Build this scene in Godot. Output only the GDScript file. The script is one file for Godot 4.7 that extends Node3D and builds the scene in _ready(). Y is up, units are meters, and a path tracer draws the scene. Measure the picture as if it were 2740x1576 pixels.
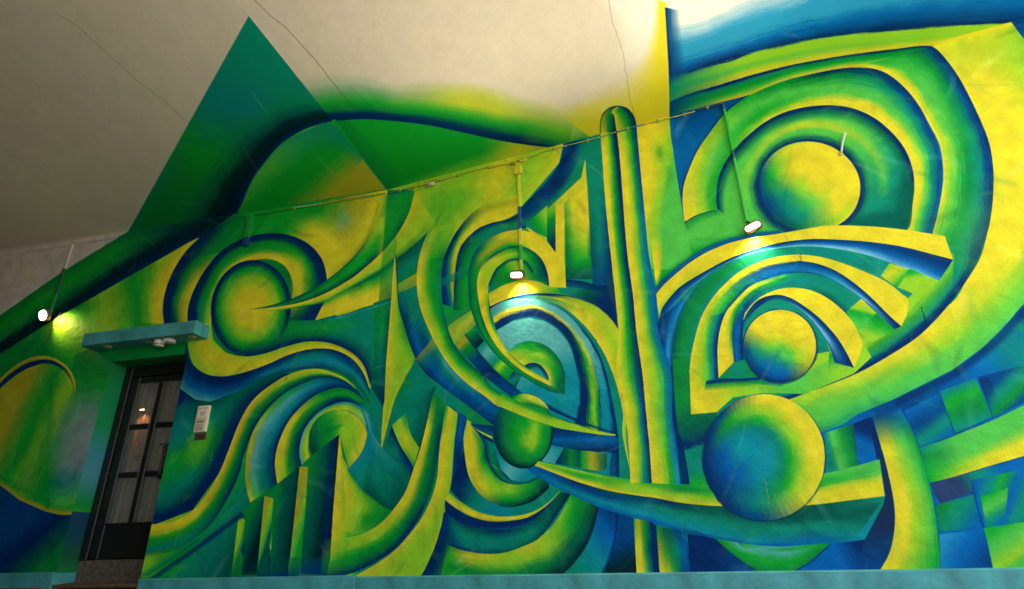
extends Node3D
# A painted passage: two mural walls that bend by eight degrees, two sloping soffits, a recessed door, wall lamps and cables.

const WALL_TOP := 4.28
const SLOPE := 0.2617994
const BEND := 0.1396263
const RIDGE := 3.7
const FAR_SIDE := 7.0
const OPEN_END := 3.6
var fold := Vector3(-3.5024, 0.0, 0.0)
var along_left := Vector3(cos(BEND), 0.0, -sin(BEND))
var out_left := Vector3(sin(BEND), 0.0, cos(BEND))
var soffit_right := Vector3(0.0, sin(SLOPE), cos(SLOPE))
var soffit_left := Vector3(0.134261, 0.263335, 0.955316)
var fold_up := Vector3(-0.059999, 0.258353, 0.964186)
var mats := {}
var names := {}

# ------------------------------------------------------------------ paint
var palette := {
	"Y": "ece032", "M": "dcdc2e", "O": "b4b62c", "L": "98d830", "g": "55cc50", "G": "12ac34", "E": "0a9040", "D": "006052", "K": "022834",
	"T": "0a9078", "t": "0a8a8c", "C": "5abcc0", "c": "0a94a8", "A": "2a9cd0", "S": "7cc0e8", "B": "0068b8", "U": "00488a", "N": "002e6a",
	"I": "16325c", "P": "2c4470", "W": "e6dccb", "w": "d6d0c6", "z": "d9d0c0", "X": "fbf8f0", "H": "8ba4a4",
}
var px: Array[PackedColorArray] = []
var canvas_size: Array[Vector2i] = []
var canvas_at: Array[Vector3] = []      # u of the first column, v of the top row, pixels per metre
var streaks := PackedFloat32Array()
var blots := PackedByteArray()      # one low-frequency noise, 1024 x 1024, read at an eighth of the canvas
var cv := 0

func start_canvas(u0: float, u1: float, v0: float, v1: float, per_metre: float, hue: String) -> void:
	var size := Vector2i(int(ceil((u1 - u0) * per_metre)), int(ceil((v1 - v0) * per_metre))) * 2
	var a := PackedColorArray()
	a.resize(size.x * size.y)
	a.fill(Color(hue))
	px.append(a)
	canvas_size.append(size)
	canvas_at.append(Vector3(u0, v1, per_metre * 2.0))
	cv = px.size() - 1

func make_streaks() -> void:
	var r := RandomNumberGenerator.new()
	r.seed = 77
	var n := FastNoiseLite.new()
	n.seed = 8
	n.frequency = 0.05
	n.fractal_octaves = 3
	blots = n.get_image(1024, 1024, false, false, false).get_data()
	streaks.resize(256 * 64)
	var run := PackedFloat32Array()
	run.resize(64)
	for i in 512:
		for s in 64:
			run[s] = run[s] * 0.93 + r.randfn(0.0, 0.37)
		for s in 64:
			var v := run[s] * 0.7 + run[(s + 1) % 64] * 0.3
			streaks[(i & 255) * 64 + s] = v * 2.3

func curve(p: Array) -> PackedVector2Array:
	var at: Vector3 = canvas_at[cv]
	var k := PackedVector2Array()
	for i in p.size() / 2:
		k.append(Vector2((p[2 * i] - at.x) * at.z, (at.y - p[2 * i + 1]) * at.z))
	return k

func smooth(k: PackedVector2Array, n: int) -> PackedVector2Array:
	# Catmull-Rom through the points, then n points evenly spaced along it
	var out := PackedVector2Array()
	if k.size() < 2:
		out.resize(n)
		out.fill(k[0])
		return out
	var fine := PackedVector2Array()
	for i in k.size() - 1:
		var b := k[i]
		var c := k[i + 1]
		var a := k[i - 1] if i > 0 else b + (b - c) + (k[mini(i + 2, k.size() - 1)] - c) * -0.0
		var d := k[i + 2] if i + 2 < k.size() else c + (c - b)
		var bc := b.distance_to(c)
		var m1 := (c - a)
		var m2 := (d - b)
		m1 *= bc / maxf(a.distance_to(b) + bc, 0.001)
		m2 *= bc / maxf(c.distance_to(d) + bc, 0.001)
		for j in 8:
			var t := j / 8.0
			var t2 := t * t
			var t3 := t2 * t
			fine.append(b * (2.0 * t3 - 3.0 * t2 + 1.0) + m1 * (t3 - 2.0 * t2 + t) + c * (3.0 * t2 - 2.0 * t3) + m2 * (t3 - t2))
	fine.append(k[k.size() - 1])
	var total := 0.0
	for i in fine.size() - 1:
		total += fine[i].distance_to(fine[i + 1])
	if total < 0.01:
		out.resize(n)
		out.fill(k[0])
		return out
	var step := total / (n - 1)
	var at := 0
	var gone := 0.0
	var span := fine[0].distance_to(fine[1])
	for i in n:
		var want := step * i
		while at < fine.size() - 2 and gone + span < want:
			gone += span
			at += 1
			span = fine[at].distance_to(fine[at + 1])
		out.append(fine[at].lerp(fine[at + 1], clampf((want - gone) / maxf(span, 0.0001), 0.0, 1.0)))
	return out

func one_ramp(text: String) -> PackedColorArray:
	var where: Array[float] = []
	var what: Array[Color] = []
	for word in text.split(" ", false):
		var part := word.split("/")
		var c := Color(palette[part[0][0]])
		if part.size() > 1:
			c.a = float(part[1])
		where.append(float(part[0].substr(1)))
		what.append(c)
	for i in what.size():      # a colour that fades to nothing keeps its neighbour's hue
		if what[i].a == 0.0:
			var b := what[i - 1] if i > 0 else what[1]
			what[i] = Color(b.r, b.g, b.b, 0.0)
	var out := PackedColorArray()
	for i in 64:
		var s := i / 63.0
		var j := 0
		while j < where.size() - 2 and s > where[j + 1]:
			j += 1
		var f := clampf((s - where[j]) / maxf(where[j + 1] - where[j], 0.0001), 0.0, 1.0) if where.size() > 1 else 0.0
		out.append(what[j].lerp(what[mini(j + 1, what.size() - 1)], f * f * (3.0 - 2.0 * f) * 0.5 + f * 0.5))
	return out

func ramp(text: String) -> PackedColorArray:
	var rows: Array[PackedColorArray] = []
	for row in text.split("|"):
		rows.append(one_ramp(row))
	var out := PackedColorArray()
	for i in 64:
		var t := i / 63.0 * (rows.size() - 1)
		var j := mini(int(t), maxi(rows.size() - 2, 0))
		var k := mini(j + 1, rows.size() - 1)
		for s in 64:
			out.append(rows[j][s].lerp(rows[k][s], t - j))
	return out

func rib(p: Array, q: Array, text: String, amp := 1.0) -> void:
	var a := curve(p)
	var b := curve(q)
	var span := 0.0
	for k in [a, b]:
		var long := 0.0
		for i in k.size() - 1:
			long += k[i].distance_to(k[i + 1])
		span = maxf(span, long)
	var n := clampi(int(span / 14.0), 6, 320)
	a = smooth(a, n)
	b = smooth(b, n)
	var lut := ramp(text)
	for i in n - 1:
		var t0 := i / float(n - 1)
		var t1 := (i + 1) / float(n - 1)
		triangle(a[i], b[i], a[i + 1], 0.0, 1.0, 0.0, t0, t0, t1, lut, span, amp)
		triangle(a[i + 1], b[i], b[i + 1], 0.0, 1.0, 1.0, t1, t0, t1, lut, span, amp)

func poly(p: Array, q: Array, text: String, amp := 1.0) -> void:
	var k := curve(p)
	var g := curve(q)
	var dir := g[1] - g[0]
	var lut := ramp(text)
	var side := Vector2(-dir.y, dir.x)
	var index := Geometry2D.triangulate_polygon(k)
	for i in index.size() / 3:
		var c := [k[index[3 * i]], k[index[3 * i + 1]], k[index[3 * i + 2]]]
		var s: Array[float] = []
		var t: Array[float] = []
		for v in c:
			s.append((v - g[0]).dot(dir) / dir.length_squared())
			t.append((v - g[0]).dot(side) / dir.length_squared() * 0.2 + 0.5)
		triangle(c[0], c[1], c[2], s[0], s[1], s[2], t[0], t[1], t[2], lut, dir.length() * 5.0, amp)

func triangle(a: Vector2, b: Vector2, c: Vector2, s0: float, s1: float, s2: float, t0: float, t1: float, t2: float, lut: PackedColorArray, span: float, amp: float) -> void:
	var area := (b.x - a.x) * (c.y - a.y) - (c.x - a.x) * (b.y - a.y)
	if absf(area) < 0.02:
		return
	var w := canvas_size[cv].x
	var h := canvas_size[cv].y
	var top := maxi(int(ceil(minf(a.y, minf(b.y, c.y)) - 0.5)), 0)
	var low := mini(int(ceil(maxf(a.y, maxf(b.y, c.y)) - 0.5)), h)
	if top >= low or maxf(a.x, maxf(b.x, c.x)) < 0.0 or minf(a.x, minf(b.x, c.x)) > w:
		return
	var sdx := ((s1 - s0) * (c.y - a.y) - (s2 - s0) * (b.y - a.y)) / area
	var sdy := ((s2 - s0) * (b.x - a.x) - (s1 - s0) * (c.x - a.x)) / area
	var tdx := ((t1 - t0) * (c.y - a.y) - (t2 - t0) * (b.y - a.y)) / area
	var tdy := ((t2 - t0) * (b.x - a.x) - (t1 - t0) * (c.x - a.x)) / area
	var solid := true
	for i in range(0, 4096, 21):
		if lut[i].a < 0.999:
			solid = false
			break
	var buf := px[cv]
	px[cv] = PackedColorArray()      # one owner, so that writing does not copy
	var rate := span / 9.0
	for y in range(top, low):
		var yc := y + 0.5
		var xl := 1.0e9
		var xr := -1.0e9
		if (a.y <= yc) != (b.y <= yc):
			var x := a.x + (b.x - a.x) * (yc - a.y) / (b.y - a.y)
			xl = minf(xl, x)
			xr = maxf(xr, x)
		if (b.y <= yc) != (c.y <= yc):
			var x := b.x + (c.x - b.x) * (yc - b.y) / (c.y - b.y)
			xl = minf(xl, x)
			xr = maxf(xr, x)
		if (c.y <= yc) != (a.y <= yc):
			var x := c.x + (a.x - c.x) * (yc - c.y) / (a.y - c.y)
			xl = minf(xl, x)
			xr = maxf(xr, x)
		var x0 := maxi(int(ceil(xl - 0.5)), 0)
		var x1 := mini(int(ceil(xr - 0.5)), w)
		if x0 >= x1:
			continue
		var s := s0 + (x0 + 0.5 - a.x) * sdx + (yc - a.y) * sdy
		var t := t0 + (x0 + 0.5 - a.x) * tdx + (yc - a.y) * tdy
		var brow := ((y >> 3) << 10) - ((y * w) >> 3)
		for i in range(y * w + x0, y * w + x1):
			var si := s * 63.0 + (blots[(i >> 3) + brow] - 128) * 0.024 * amp
			si += streaks[((int(t * rate) & 255) << 6) + (int(si * 1.9 + 200.0) & 63)] * amp
			var k := (clampi(int(t * 63.0 + 0.5), 0, 63) << 6) + clampi(int(si), 0, 63)
			if solid:
				buf[i] = lut[k]
			else:
				buf[i] = buf[i].blend(lut[k])
			s += sdx
			t += tdx
	px[cv] = buf

func crack(p: Array, wide: float, hue: Color, seed_of: int) -> void:
	# a wandering hairline in the plaster
	var k := curve(p)
	var r := RandomNumberGenerator.new()
	r.seed = seed_of
	k = smooth(k, 120)
	var w := canvas_size[cv].x
	var h := canvas_size[cv].y
	var off := Vector2.ZERO
	var buf := px[cv]
	px[cv] = PackedColorArray()
	for i in 119:
		off = off * 0.9 + Vector2(r.randfn(0, 0.9), r.randfn(0, 0.9))
		var n := int(k[i].distance_to(k[i + 1]) * 2.0) + 1
		for j in n:
			var q := k[i].lerp(k[i + 1], j / float(n)) + off
			for yy in range(int(q.y - wide), int(q.y + wide) + 1):
				for xx in range(int(q.x - wide), int(q.x + wide) + 1):
					var d := Vector2(xx + 0.5, yy + 0.5).distance_to(q)
					if d < wide and xx >= 0 and xx < w and yy >= 0 and yy < h:
						var c := hue
						c.a = hue.a * (1.0 - d / wide)
						buf[yy * w + xx] = buf[yy * w + xx].blend(c)
	px[cv] = buf

func speckle(count: int, seed_of: int, cloud: float) -> void:
	# chips, drips and roller misses in the paint
	var r := RandomNumberGenerator.new()
	r.seed = seed_of
	var w := canvas_size[cv].x
	var h := canvas_size[cv].y
	var buf := px[cv]
	px[cv] = PackedColorArray()
	for i in count:
		var x := r.randi_range(4, w - 5)
		var y := r.randi_range(4, h - 5)
		var c := Color(0.85, 0.85, 0.7, r.randf_range(0.05, 0.35)) if r.randf() < 0.5 else Color(0.02, 0.1, 0.15, r.randf_range(0.05, 0.3))
		var long := r.randi_range(2, 5)
		for j in long:
			var k := (y + (j if r.randf() < 0.5 else 0)) * w + x + (j & 1)
			buf[k] = buf[k].blend(c)
	# broad cloudy unevenness of hand-rolled paint
	var n := FastNoiseLite.new()
	n.seed = seed_of
	n.frequency = 0.008
	n.fractal_octaves = 4
	var n2 := FastNoiseLite.new()
	n2.seed = seed_of + 5
	n2.frequency = 0.09
	n2.fractal_octaves = 2
	var d1 := n.get_image(w, h, false, false, false).get_data()
	var d2 := n2.get_image(w, h, false, false, false).get_data()
	for i in w * h:
		var f := 1.0 + ((d1[i] - 128) * 0.0006 + (d2[i] - 128) * 0.0003) * cloud
		var c := buf[i]
		buf[i] = Color(c.r * f, c.g * f, c.b * f)
	px[cv] = buf

func brush_marks(count: int, seed_of: int) -> void:
	# single strokes of a nearly dry brush: paler and darker rubs over the finished picture
	var r := RandomNumberGenerator.new()
	r.seed = seed_of
	var at: Vector3 = canvas_at[cv]
	var wide := canvas_size[cv].x / at.z
	var high := canvas_size[cv].y / at.z
	for i in count:
		var c := Vector2(at.x + r.randf() * wide, at.y - r.randf() * high)
		var a := r.randf_range(0.0, PI)
		var d := Vector2(cos(a), sin(a)) * r.randf_range(0.08, 0.28)
		var s := Vector2(-sin(a), cos(a)) * r.randf_range(0.012, 0.05)
		var bend := s * r.randf_range(-1.5, 1.5)
		var key: String = ["X", "K", "Y", "g", "T"][r.randi_range(0, 4)] if cv < 2 else "X"
		var k := r.randf_range(0.05, 0.16)
		var row := "%s0/0 %s.2/%.2f %s.5/%.2f %s.8/%.2f %s1/0" % [key, key, k * 0.5, key, k, key, k * 0.7, key]
		var none := "%s0/0 %s1/0" % [key, key]
		var p := [c - d - s, c - s + bend, c + d - s]
		var q := [c - d + s, c + s + bend, c + d + s]
		rib([p[0].x, p[0].y, p[1].x, p[1].y, p[2].x, p[2].y], [q[0].x, q[0].y, q[1].x, q[1].y, q[2].x, q[2].y], none + "|" + row + "|" + row + "|" + none, 3.0)

func drips(count: int, seed_of: int) -> void:
	# runs and roller misses just above the plinth
	var r := RandomNumberGenerator.new()
	r.seed = seed_of
	var at: Vector3 = canvas_at[cv]
	var wide := canvas_size[cv].x / at.z
	for i in count:
		var u := at.x + r.randf() * wide
		var v := r.randf_range(0.19, 1.6)
		var long := r.randf_range(0.03, 0.22)
		crack([u, v + long, u + r.randf_range(-0.004, 0.004), v], r.randf_range(1.0, 2.2), Color(palette[["Y", "T", "U", "g"][r.randi_range(0, 3)]], r.randf_range(0.06, 0.22)), seed_of + i)


func texture_of(n: int) -> ImageTexture:
	var im := Image.create_from_data(canvas_size[n].x, canvas_size[n].y, false, Image.FORMAT_RGBAF, px[n].to_byte_array())
	im.convert(Image.FORMAT_RGB8)
	im.shrink_x2()
	px[n] = PackedColorArray()
	return ImageTexture.create_from_image(im)

func paint_right_wall() -> void:
	start_canvas(0, 6.7, 0.1, 4.36, 300, "069070")
	rib([3.279,4.442,3.477,4.482,3.702,4.493,3.939,4.501,4.168,4.505,4.405,4.497,4.632,4.473,4.908,4.431,5.249,4.361,5.494,4.297,5.569,4.173], [3.253,4.235,3.446,4.249,3.652,4.267,3.82,4.275,4.017,4.282,4.281,4.34,4.589,4.334,4.807,4.308,4.916,4.275,5.149,4.235,5.36,4.194], "N0 N.06 T.25 G.5 g.75 M.9 Y1|N0 N.08 E.2 G.5 g.65 M.85 Y1")
	poly([2.592,4.854,6.546,4.578,8.666,5.082,6.364,-.223,5.663,1.812,2.396,2.385], [5.819,4.705,6.433,2.347], "U0 U.4 B.6 t.8 B1", 0.45)
	poly([2.592,4.854,6.277,4.709,5.419,1.855,2.396,2.385], [3.091,5.969,3.093,5.968], "T0 T1", 0.45)
	poly([3.254,4.382,3.77,4.382,4.033,4.376,3.269,2.935,3.114,2.971], [3.288,4.37,3.319,3.305], "U0 B.5 U1", 0.45)
	rib([3.249,4.27,3.258,3.726,3.24,3.074], [3.374,4.228,3.323,3.707,3.303,3.309], "B0 B.4/.7 B1/0")
	poly([2.954,3.604,3.243,3.942,3.24,3.055,3.55,3.149,3.652,3.411,4.26,3.432,4.247,2.658,2.624,2.345], [3.298,3.155,3.24,2.722], "g0 g.6 G1", 0.45)
	rib([5.249,4.361,5.46,4.321,5.515,4.273,5.559,4.136,5.599,3.9,5.616,3.643,5.622,3.402,5.615,3.208,5.582,3.011,5.541,2.856,5.476,2.661,5.39,2.462,5.29,2.269,5.166,2.113,5.034,1.97,4.885,1.831,4.733,1.715,4.514,1.598,4.296,1.501,4.028,1.42,3.8,1.36,3.535,1.302], [5.982,4.353,6.088,4.327,6.11,4.154,6.217,3.799,6.225,3.501,6.199,3.212,6.159,2.958,6.087,2.738,5.975,2.459,5.838,2.196,5.693,2.092,5.563,1.978,5.436,1.864,5.279,1.721,5.109,1.586,4.894,1.452,4.691,1.368,4.485,1.284,4.228,1.198,4.119,1.134,3.953,1.092,3.756,1.064], "Y0 Y.2 M.35 L.7 L1|Y0 Y.3 M.5 L.8 L1|Y0 Y.3 M.45 L.7 g1|Y0 M.15 L.4 g.7 g1|L0 g.3 g.7 T1")
	rib([5.458,4.312,5.515,4.273,5.559,4.136,5.599,3.9], [6.088,4.327,6.11,4.154,6.133,3.831,6.113,3.578], "Y0 M.3 M.7 L1|Y0/0 L1/0")
	poly([6.087,4.332,6.105,4.176,6.132,4.025,6.321,3.871,6.517,4.486], [6.088,4.327,6.218,4.109], "U0 U.3 B1", 0.45)
	rib([4.054,4.503,4.468,4.497,4.908,4.434,5.249,4.361,5.46,4.321,5.515,4.273,5.559,4.136,5.599,3.9,5.616,3.643,5.622,3.402,5.615,3.208,5.582,3.011,5.541,2.856,5.476,2.661,5.39,2.462,5.261,2.246], [4.016,4.278,4.28,4.334,4.588,4.33,4.806,4.304,5.007,4.231,5.122,4.121,5.211,3.925,5.263,3.709,5.285,3.493,5.3,3.306,5.279,3.134,5.239,2.972,5.183,2.818,5.119,2.669,5.042,2.51], "N0 E.15 G.5 Y1|N0 N.08 E.25 G.5 G.7 M.88 Y1|N0 U.1 E.3 g.6 g.75 M.9 Y1|N0 U.08 T.3 E.5 g.7 L.85 Y1|N0 U.1 T.3 E.6 g.8 Y1")
	rib([3.242,3.069,3.259,3.32,3.289,3.451,3.36,3.613,3.47,3.809,3.609,3.976,3.747,4.125,3.875,4.212,4.016,4.278,4.28,4.334,4.588,4.33,4.806,4.304,5.007,4.231,5.122,4.121,5.211,3.925,5.263,3.709,5.285,3.493,5.3,3.306,5.279,3.134,5.239,2.972,5.183,2.818,5.119,2.669,5.042,2.51], [3.539,3.129,3.549,3.245,3.592,3.428,3.661,3.567,3.768,3.697,3.907,3.819,4.082,3.928,4.261,3.983,4.443,3.983,4.626,3.94,4.78,3.857,4.914,3.712,5.006,3.528,5.062,3.324,5.068,3.142,5.045,2.991,4.996,2.833,4.937,2.698,4.887,2.595], "Y0 Y.3 L.6 G.9 G1|M0 L.3 g.6 G1|G0 g.4 G.7 L.9 Y1|N0 E.2 g.45 g.65 Y.85 Y1|N0 U.12 T.3 g.6 Y.85 Y1|B0 U.12 T.35 g.55 M.75 Y1|U0 U.15 T.4 g.6 Y.9 Y1")
	rib([3.259,3.32,3.289,3.451,3.36,3.613,3.47,3.809,3.609,3.976,3.747,4.125,3.875,4.212,4.017,4.282], [3.241,3.335,3.271,3.466,3.346,3.628,3.452,3.825,3.592,3.995,3.73,4.144,3.859,4.231,4.004,4.3], "N0 B1/0")
	poly([3.539,3.129,3.549,3.245,3.592,3.428,3.661,3.567,3.768,3.697,3.907,3.819,4.082,3.928,4.261,3.983,4.443,3.983,4.626,3.94,4.78,3.857,4.914,3.712,5.006,3.528,5.062,3.324,5.068,3.142,5.045,2.991,4.996,2.833,4.937,2.698,4.887,2.595,4.112,2.672,3.568,2.866], [3.682,3.601,4.888,2.627], "g0 g.3 g.55 T.85 D1", 0.45)
	rib([3.875,3.011,3.876,3.273,3.978,3.515,4.163,3.698,4.405,3.721,4.61,3.596,4.756,3.38,4.792,3.131,4.747,2.88], [3.689,3.058,3.742,3.386,3.868,3.587,4.09,3.802,4.39,3.867,4.685,3.749,4.856,3.519,4.935,3.235,4.899,2.979], "E0/0 g.3/.6 g.6/.8 G1/0|g0/.3 M.4/.8 M.6/.8 L1/0|G0/0 g.5/.7 T1/0")
	rib([3.539,3.129,3.549,3.245,3.592,3.428,3.661,3.567,3.768,3.697,3.907,3.819,4.082,3.928,4.261,3.983,4.443,3.983,4.626,3.94,4.78,3.857,4.914,3.712,5.006,3.528,5.062,3.324,5.068,3.142,5.045,2.991,4.996,2.833,4.937,2.698,4.887,2.595], [3.595,3.044,3.624,3.225,3.669,3.367,3.735,3.486,3.838,3.596,3.964,3.699,4.103,3.787,4.262,3.828,4.42,3.833,4.587,3.791,4.721,3.717,4.83,3.584,4.915,3.425,4.958,3.246,4.961,3.102,4.939,2.985,4.902,2.858,4.841,2.738,4.755,2.592], "N0 N.15 D.45/.8 T1/0")
	rib([4.423,2.669,4.649,2.683,4.885,2.587,4.996,2.833,5.045,2.991], [4.529,2.849,4.673,2.899,4.746,2.932,4.834,3.084,4.972,3.224], "D0/.9 D.4/.85 T.75/.4 T1/0")
	rib([4.304,3.148,4.304,3.148], [4.749,3.028,4.703,2.9,4.633,2.789,4.541,2.702,4.435,2.644,4.318,2.618,4.199,2.627,4.085,2.67,3.983,2.747,3.9,2.853,3.842,2.983,3.816,3.128,3.823,3.277,3.866,3.42,3.94,3.546,4.041,3.643,4.16,3.705,4.289,3.727,4.417,3.707,4.534,3.649,4.633,3.557,4.707,3.44,4.751,3.307,4.765,3.166,4.749,3.028], "D0 D.75 N.8 N.86/.9 D.93/.45 G1/0", 0.4)
	rib([4.492,3.308,4.492,3.308], [4.65,2.98,4.601,2.884,4.533,2.807,4.45,2.753,4.358,2.725,4.261,2.726,4.166,2.756,4.078,2.813,4.004,2.895,3.949,2.998,3.918,3.114,3.914,3.235,3.937,3.354,3.987,3.46,4.06,3.545,4.15,3.603,4.252,3.629,4.356,3.622,4.455,3.583,4.542,3.515,4.61,3.425,4.657,3.319,4.68,3.204,4.677,3.089,4.65,2.98], "Y0 Y1|Y0 Y.4 M.75 L.9 M1|Y0 M.35 g.55 T.8 D1|Y0 Y.25 L.45 T.7 U.95 N1|Y0 Y.35 M.55 G.85 U1|Y0 Y.6 M.9 L1|Y0 Y1|Y0 Y1|Y0 Y1", 0.4)
	rib([3.241,3.062,3.34,3.106,3.452,3.122,3.542,3.12], [3.254,2.939,3.358,3.008,3.471,3.037,3.566,3.051], "D0 E.3/.7 g1/0")
	poly([2.932,4.342,3.259,4.335,3.242,4.029,3.238,3.17,3.239,3.055,3.275,2.573,2.876,2.654], [2.935,3.82,3.268,3.723], "Y0 Y.2 M.4 L.65 g.9 g1", 0.45)
	rib([3.116,3.874,3.116,3.874], [3.233,3.859,3.228,3.789,3.216,3.726,3.197,3.672,3.173,3.633,3.145,3.609,3.115,3.604,3.085,3.616,3.057,3.646,3.032,3.691,3.013,3.749,3.001,3.817,2.997,3.889,3,3.96,3.012,4.027,3.031,4.083,3.056,4.125,3.085,4.149,3.117,4.154,3.148,4.14,3.177,4.108,3.201,4.059,3.219,3.999,3.23,3.931,3.233,3.859], "G0/.6 L.5/.4 g1/0", 0.4)
	rib([2.939,3.112,2.927,2.88,2.921,2.655,2.921,2.479], [3.052,3.148,3.024,2.858,3.002,2.668,2.95,2.502], "Y0/0 L1/0|Y0 Y.4 M.7/.7 L1/0|Y0 Y.4 M.7/.7 L1/0")
	rib([2.913,2.408,3,2.492,3.113,2.572,3.252,2.66,3.413,2.729,3.593,2.77,3.788,2.78,4.011,2.769], [2.886,2.514,2.974,2.6,3.088,2.68,3.227,2.754,3.389,2.823,3.557,2.859,3.766,2.862,3.999,2.83], "N0 B.15 U.35/.8 G.7/.4 g1/0")
	rib([5.119,2.283,4.993,2.132,4.608,2.423,4.195,2.601], [5.252,2.255,4.975,1.921,4.391,1.924,4.176,2.4], "T0 T.4 E1")
	poly([4.269,2.584,5.066,2.408,5.141,2.329,5.035,2.006,4.524,1.642,3.893,1.517,3.779,1.7], [4.384,2.358,4.633,1.696], "T0 g.35 L.6 L1", 0.45)
	rib([5.541,2.856,5.476,2.661,5.39,2.462,5.29,2.269,5.166,2.113,5.034,1.97,4.885,1.831,4.733,1.715,4.514,1.598,4.296,1.501,4.028,1.42,3.8,1.36,3.535,1.302], [5.015,3.032,4.885,2.716,4.996,2.555,5.027,2.482,5.069,2.344,5.01,2.231,4.881,2.107,4.701,1.969,4.523,1.842,4.293,1.711,4.071,1.624,3.846,1.547,3.633,1.49], "U0/0 L1/0|N0 N.1 T.3/.9 E.55/.5 L.85/.2 L1/0|N0 N.1 T.3/.9 E.55/.7 L.85/.3 L1/0|N0 N.1 T.3/.9 E.55/.7 L.85/.3 L1/0")
	rib([2.913,2.408,3,2.492,3.113,2.572,3.252,2.66,3.413,2.729,3.593,2.77,3.788,2.78,4.011,2.769,4.194,2.767,4.361,2.761,4.668,2.679,4.905,2.589,5.121,2.486], [2.911,2.17,2.947,2.261,3.021,2.346,3.121,2.434,3.322,2.53,3.544,2.614,3.769,2.666,3.983,2.683,4.208,2.667,4.438,2.608,4.636,2.543,4.822,2.462,4.995,2.36,5.119,2.283], "Y0 Y.5 L1|Y0 Y.5 Y1|Y0 Y1|Y0 Y.6 Y1")
	rib([2.911,2.17,2.947,2.261,3.021,2.346,3.121,2.434,3.322,2.53,3.544,2.614,3.769,2.666,3.983,2.683,4.208,2.667,4.438,2.608,4.636,2.543,4.822,2.462,4.995,2.36,5.121,2.283], [2.885,1.93,2.92,2.086,2.976,2.186,3.064,2.282,3.192,2.399,3.381,2.511,3.539,2.583,3.763,2.631,3.997,2.633,4.195,2.601,4.419,2.521,4.608,2.42,4.781,2.294,4.905,2.199,4.99,2.133], "N0 U.3 B.7 N1|N0 U.25 B.6 S1|N0 N.15 U.35 B.6 S1|U0 U.2 B.5 S.85 S1|N0 N.2 U.5 B.8 S1")
	rib([2.911,2.17,2.889,2.091,2.886,1.956,2.856,1.698,2.824,1.328], [3.24,2.39,3.121,2.244,3.039,2.067,2.985,1.875,2.909,1.319], "N0 U.3 B.6 A.85 B1|N0 U.2 A.6 B.9 N1|T0 T.3 U.5 A.85 N1")
	rib([4.944,2.163,4.781,2.294,4.608,2.42,4.419,2.521,4.195,2.601,3.997,2.633,3.763,2.631,3.539,2.583,3.381,2.511,3.24,2.39,3.121,2.244,3.039,2.067,2.985,1.875,2.954,1.686,2.941,1.499,2.935,1.358,2.947,1.264], [4.76,2.031,4.655,2.188,4.529,2.302,4.394,2.406,4.25,2.492,4.094,2.546,3.925,2.559,3.77,2.535,3.618,2.478,3.484,2.386,3.372,2.282,3.266,2.138,3.187,1.964,3.128,1.79,3.087,1.606,3.06,1.352,3.064,1.318], "T0 T.5 T1|T0 t.4 T1|T0 E.5 T.8 T1|D0 E.5 T1|D0 E.4 E1")
	poly([3.087,1.606,3.06,1.352,3.064,1.318,3.263,1.317,3.402,1.419,3.623,1.429,3.919,1.387,4.277,1.503,4.419,1.611,4.386,1.744,3.757,1.464,3.32,1.583], [3.123,1.539,4.299,1.512], "Y0 M.12 L.3 g.6 L1", 0.45)
	rib([4.743,2.059,4.655,2.188,4.529,2.302,4.394,2.406,4.25,2.492,4.094,2.546,3.925,2.559,3.77,2.535,3.618,2.478,3.484,2.386,3.372,2.282,3.266,2.138,3.187,1.964,3.128,1.79,3.087,1.606,3.071,1.484], [4.615,1.798,4.552,1.922,4.464,2.066,4.351,2.208,4.245,2.313,4.115,2.372,3.975,2.393,3.836,2.38,3.69,2.34,3.569,2.247,3.457,2.132,3.387,1.985,3.345,1.824,3.322,1.638,3.32,1.583], "U0 N1|Y0 Y.4 U.5 B.8 N1|Y0 Y.3 N.4 B.7 U1|Y0 M.25 U.45 B.8 U1|Y0 L.3 g.5 G.75 U1|Y0 L.4 g.6 T.85 N1|Y0 M.3 L.5 g.7 T.85 N1")
	rib([4.743,2.059,4.759,2.026,4.727,1.916,4.663,1.817], [4.663,1.817,4.663,1.817,4.663,1.817,4.663,1.817], "Y0 Y1")
	rib([4.756,2.032,4.655,2.188,4.529,2.302,4.394,2.406,4.25,2.492,4.094,2.546], [4.663,1.817,4.601,1.92,4.527,2.074,4.437,2.217,4.328,2.349,4.084,2.493], "M0 Y.3 Y1|Y0 Y1")
	rib([4.664,1.82,4.609,1.912,4.527,2.074,4.437,2.221,4.329,2.353,4.207,2.442,4.084,2.492], [4.615,1.798,4.552,1.922,4.464,2.066,4.351,2.208,4.245,2.313,4.115,2.372,3.975,2.393], "N0 N.4 U1|N0 U.3 S.75 B1|N0 B.4 A.8 U1|U0 B.6 U1")
	rib([3.457,2.132,3.387,1.985,3.345,1.824,3.322,1.638,3.319,1.577], [3.325,2.128,3.267,1.978,3.245,1.825,3.238,1.649,3.211,1.504], "N0 U.2 T.5/.8 g1/0")
	rib([3.221,1.577,3.32,1.583,3.47,1.57,3.624,1.563], [3.186,1.495,3.276,1.485,3.457,1.487,3.675,1.485], "U0 N.2 E.5/.8 g1/0")
	rib([3.952,2.391,3.835,2.376,3.689,2.336,3.569,2.244,3.456,2.13,3.386,1.983,3.345,1.824,3.316,1.583], [3.982,2.371,3.886,2.343,3.777,2.31,3.676,2.261,3.579,2.165,3.515,2.056,3.478,1.932,3.452,1.702], "M0/0 L.5/.5 T1/0|Y0/.8 M.4 g.7 D1|Y0 M.4 G.7 D1|Y0 Y.5 M.7 E1|Y0 Y1")
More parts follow.
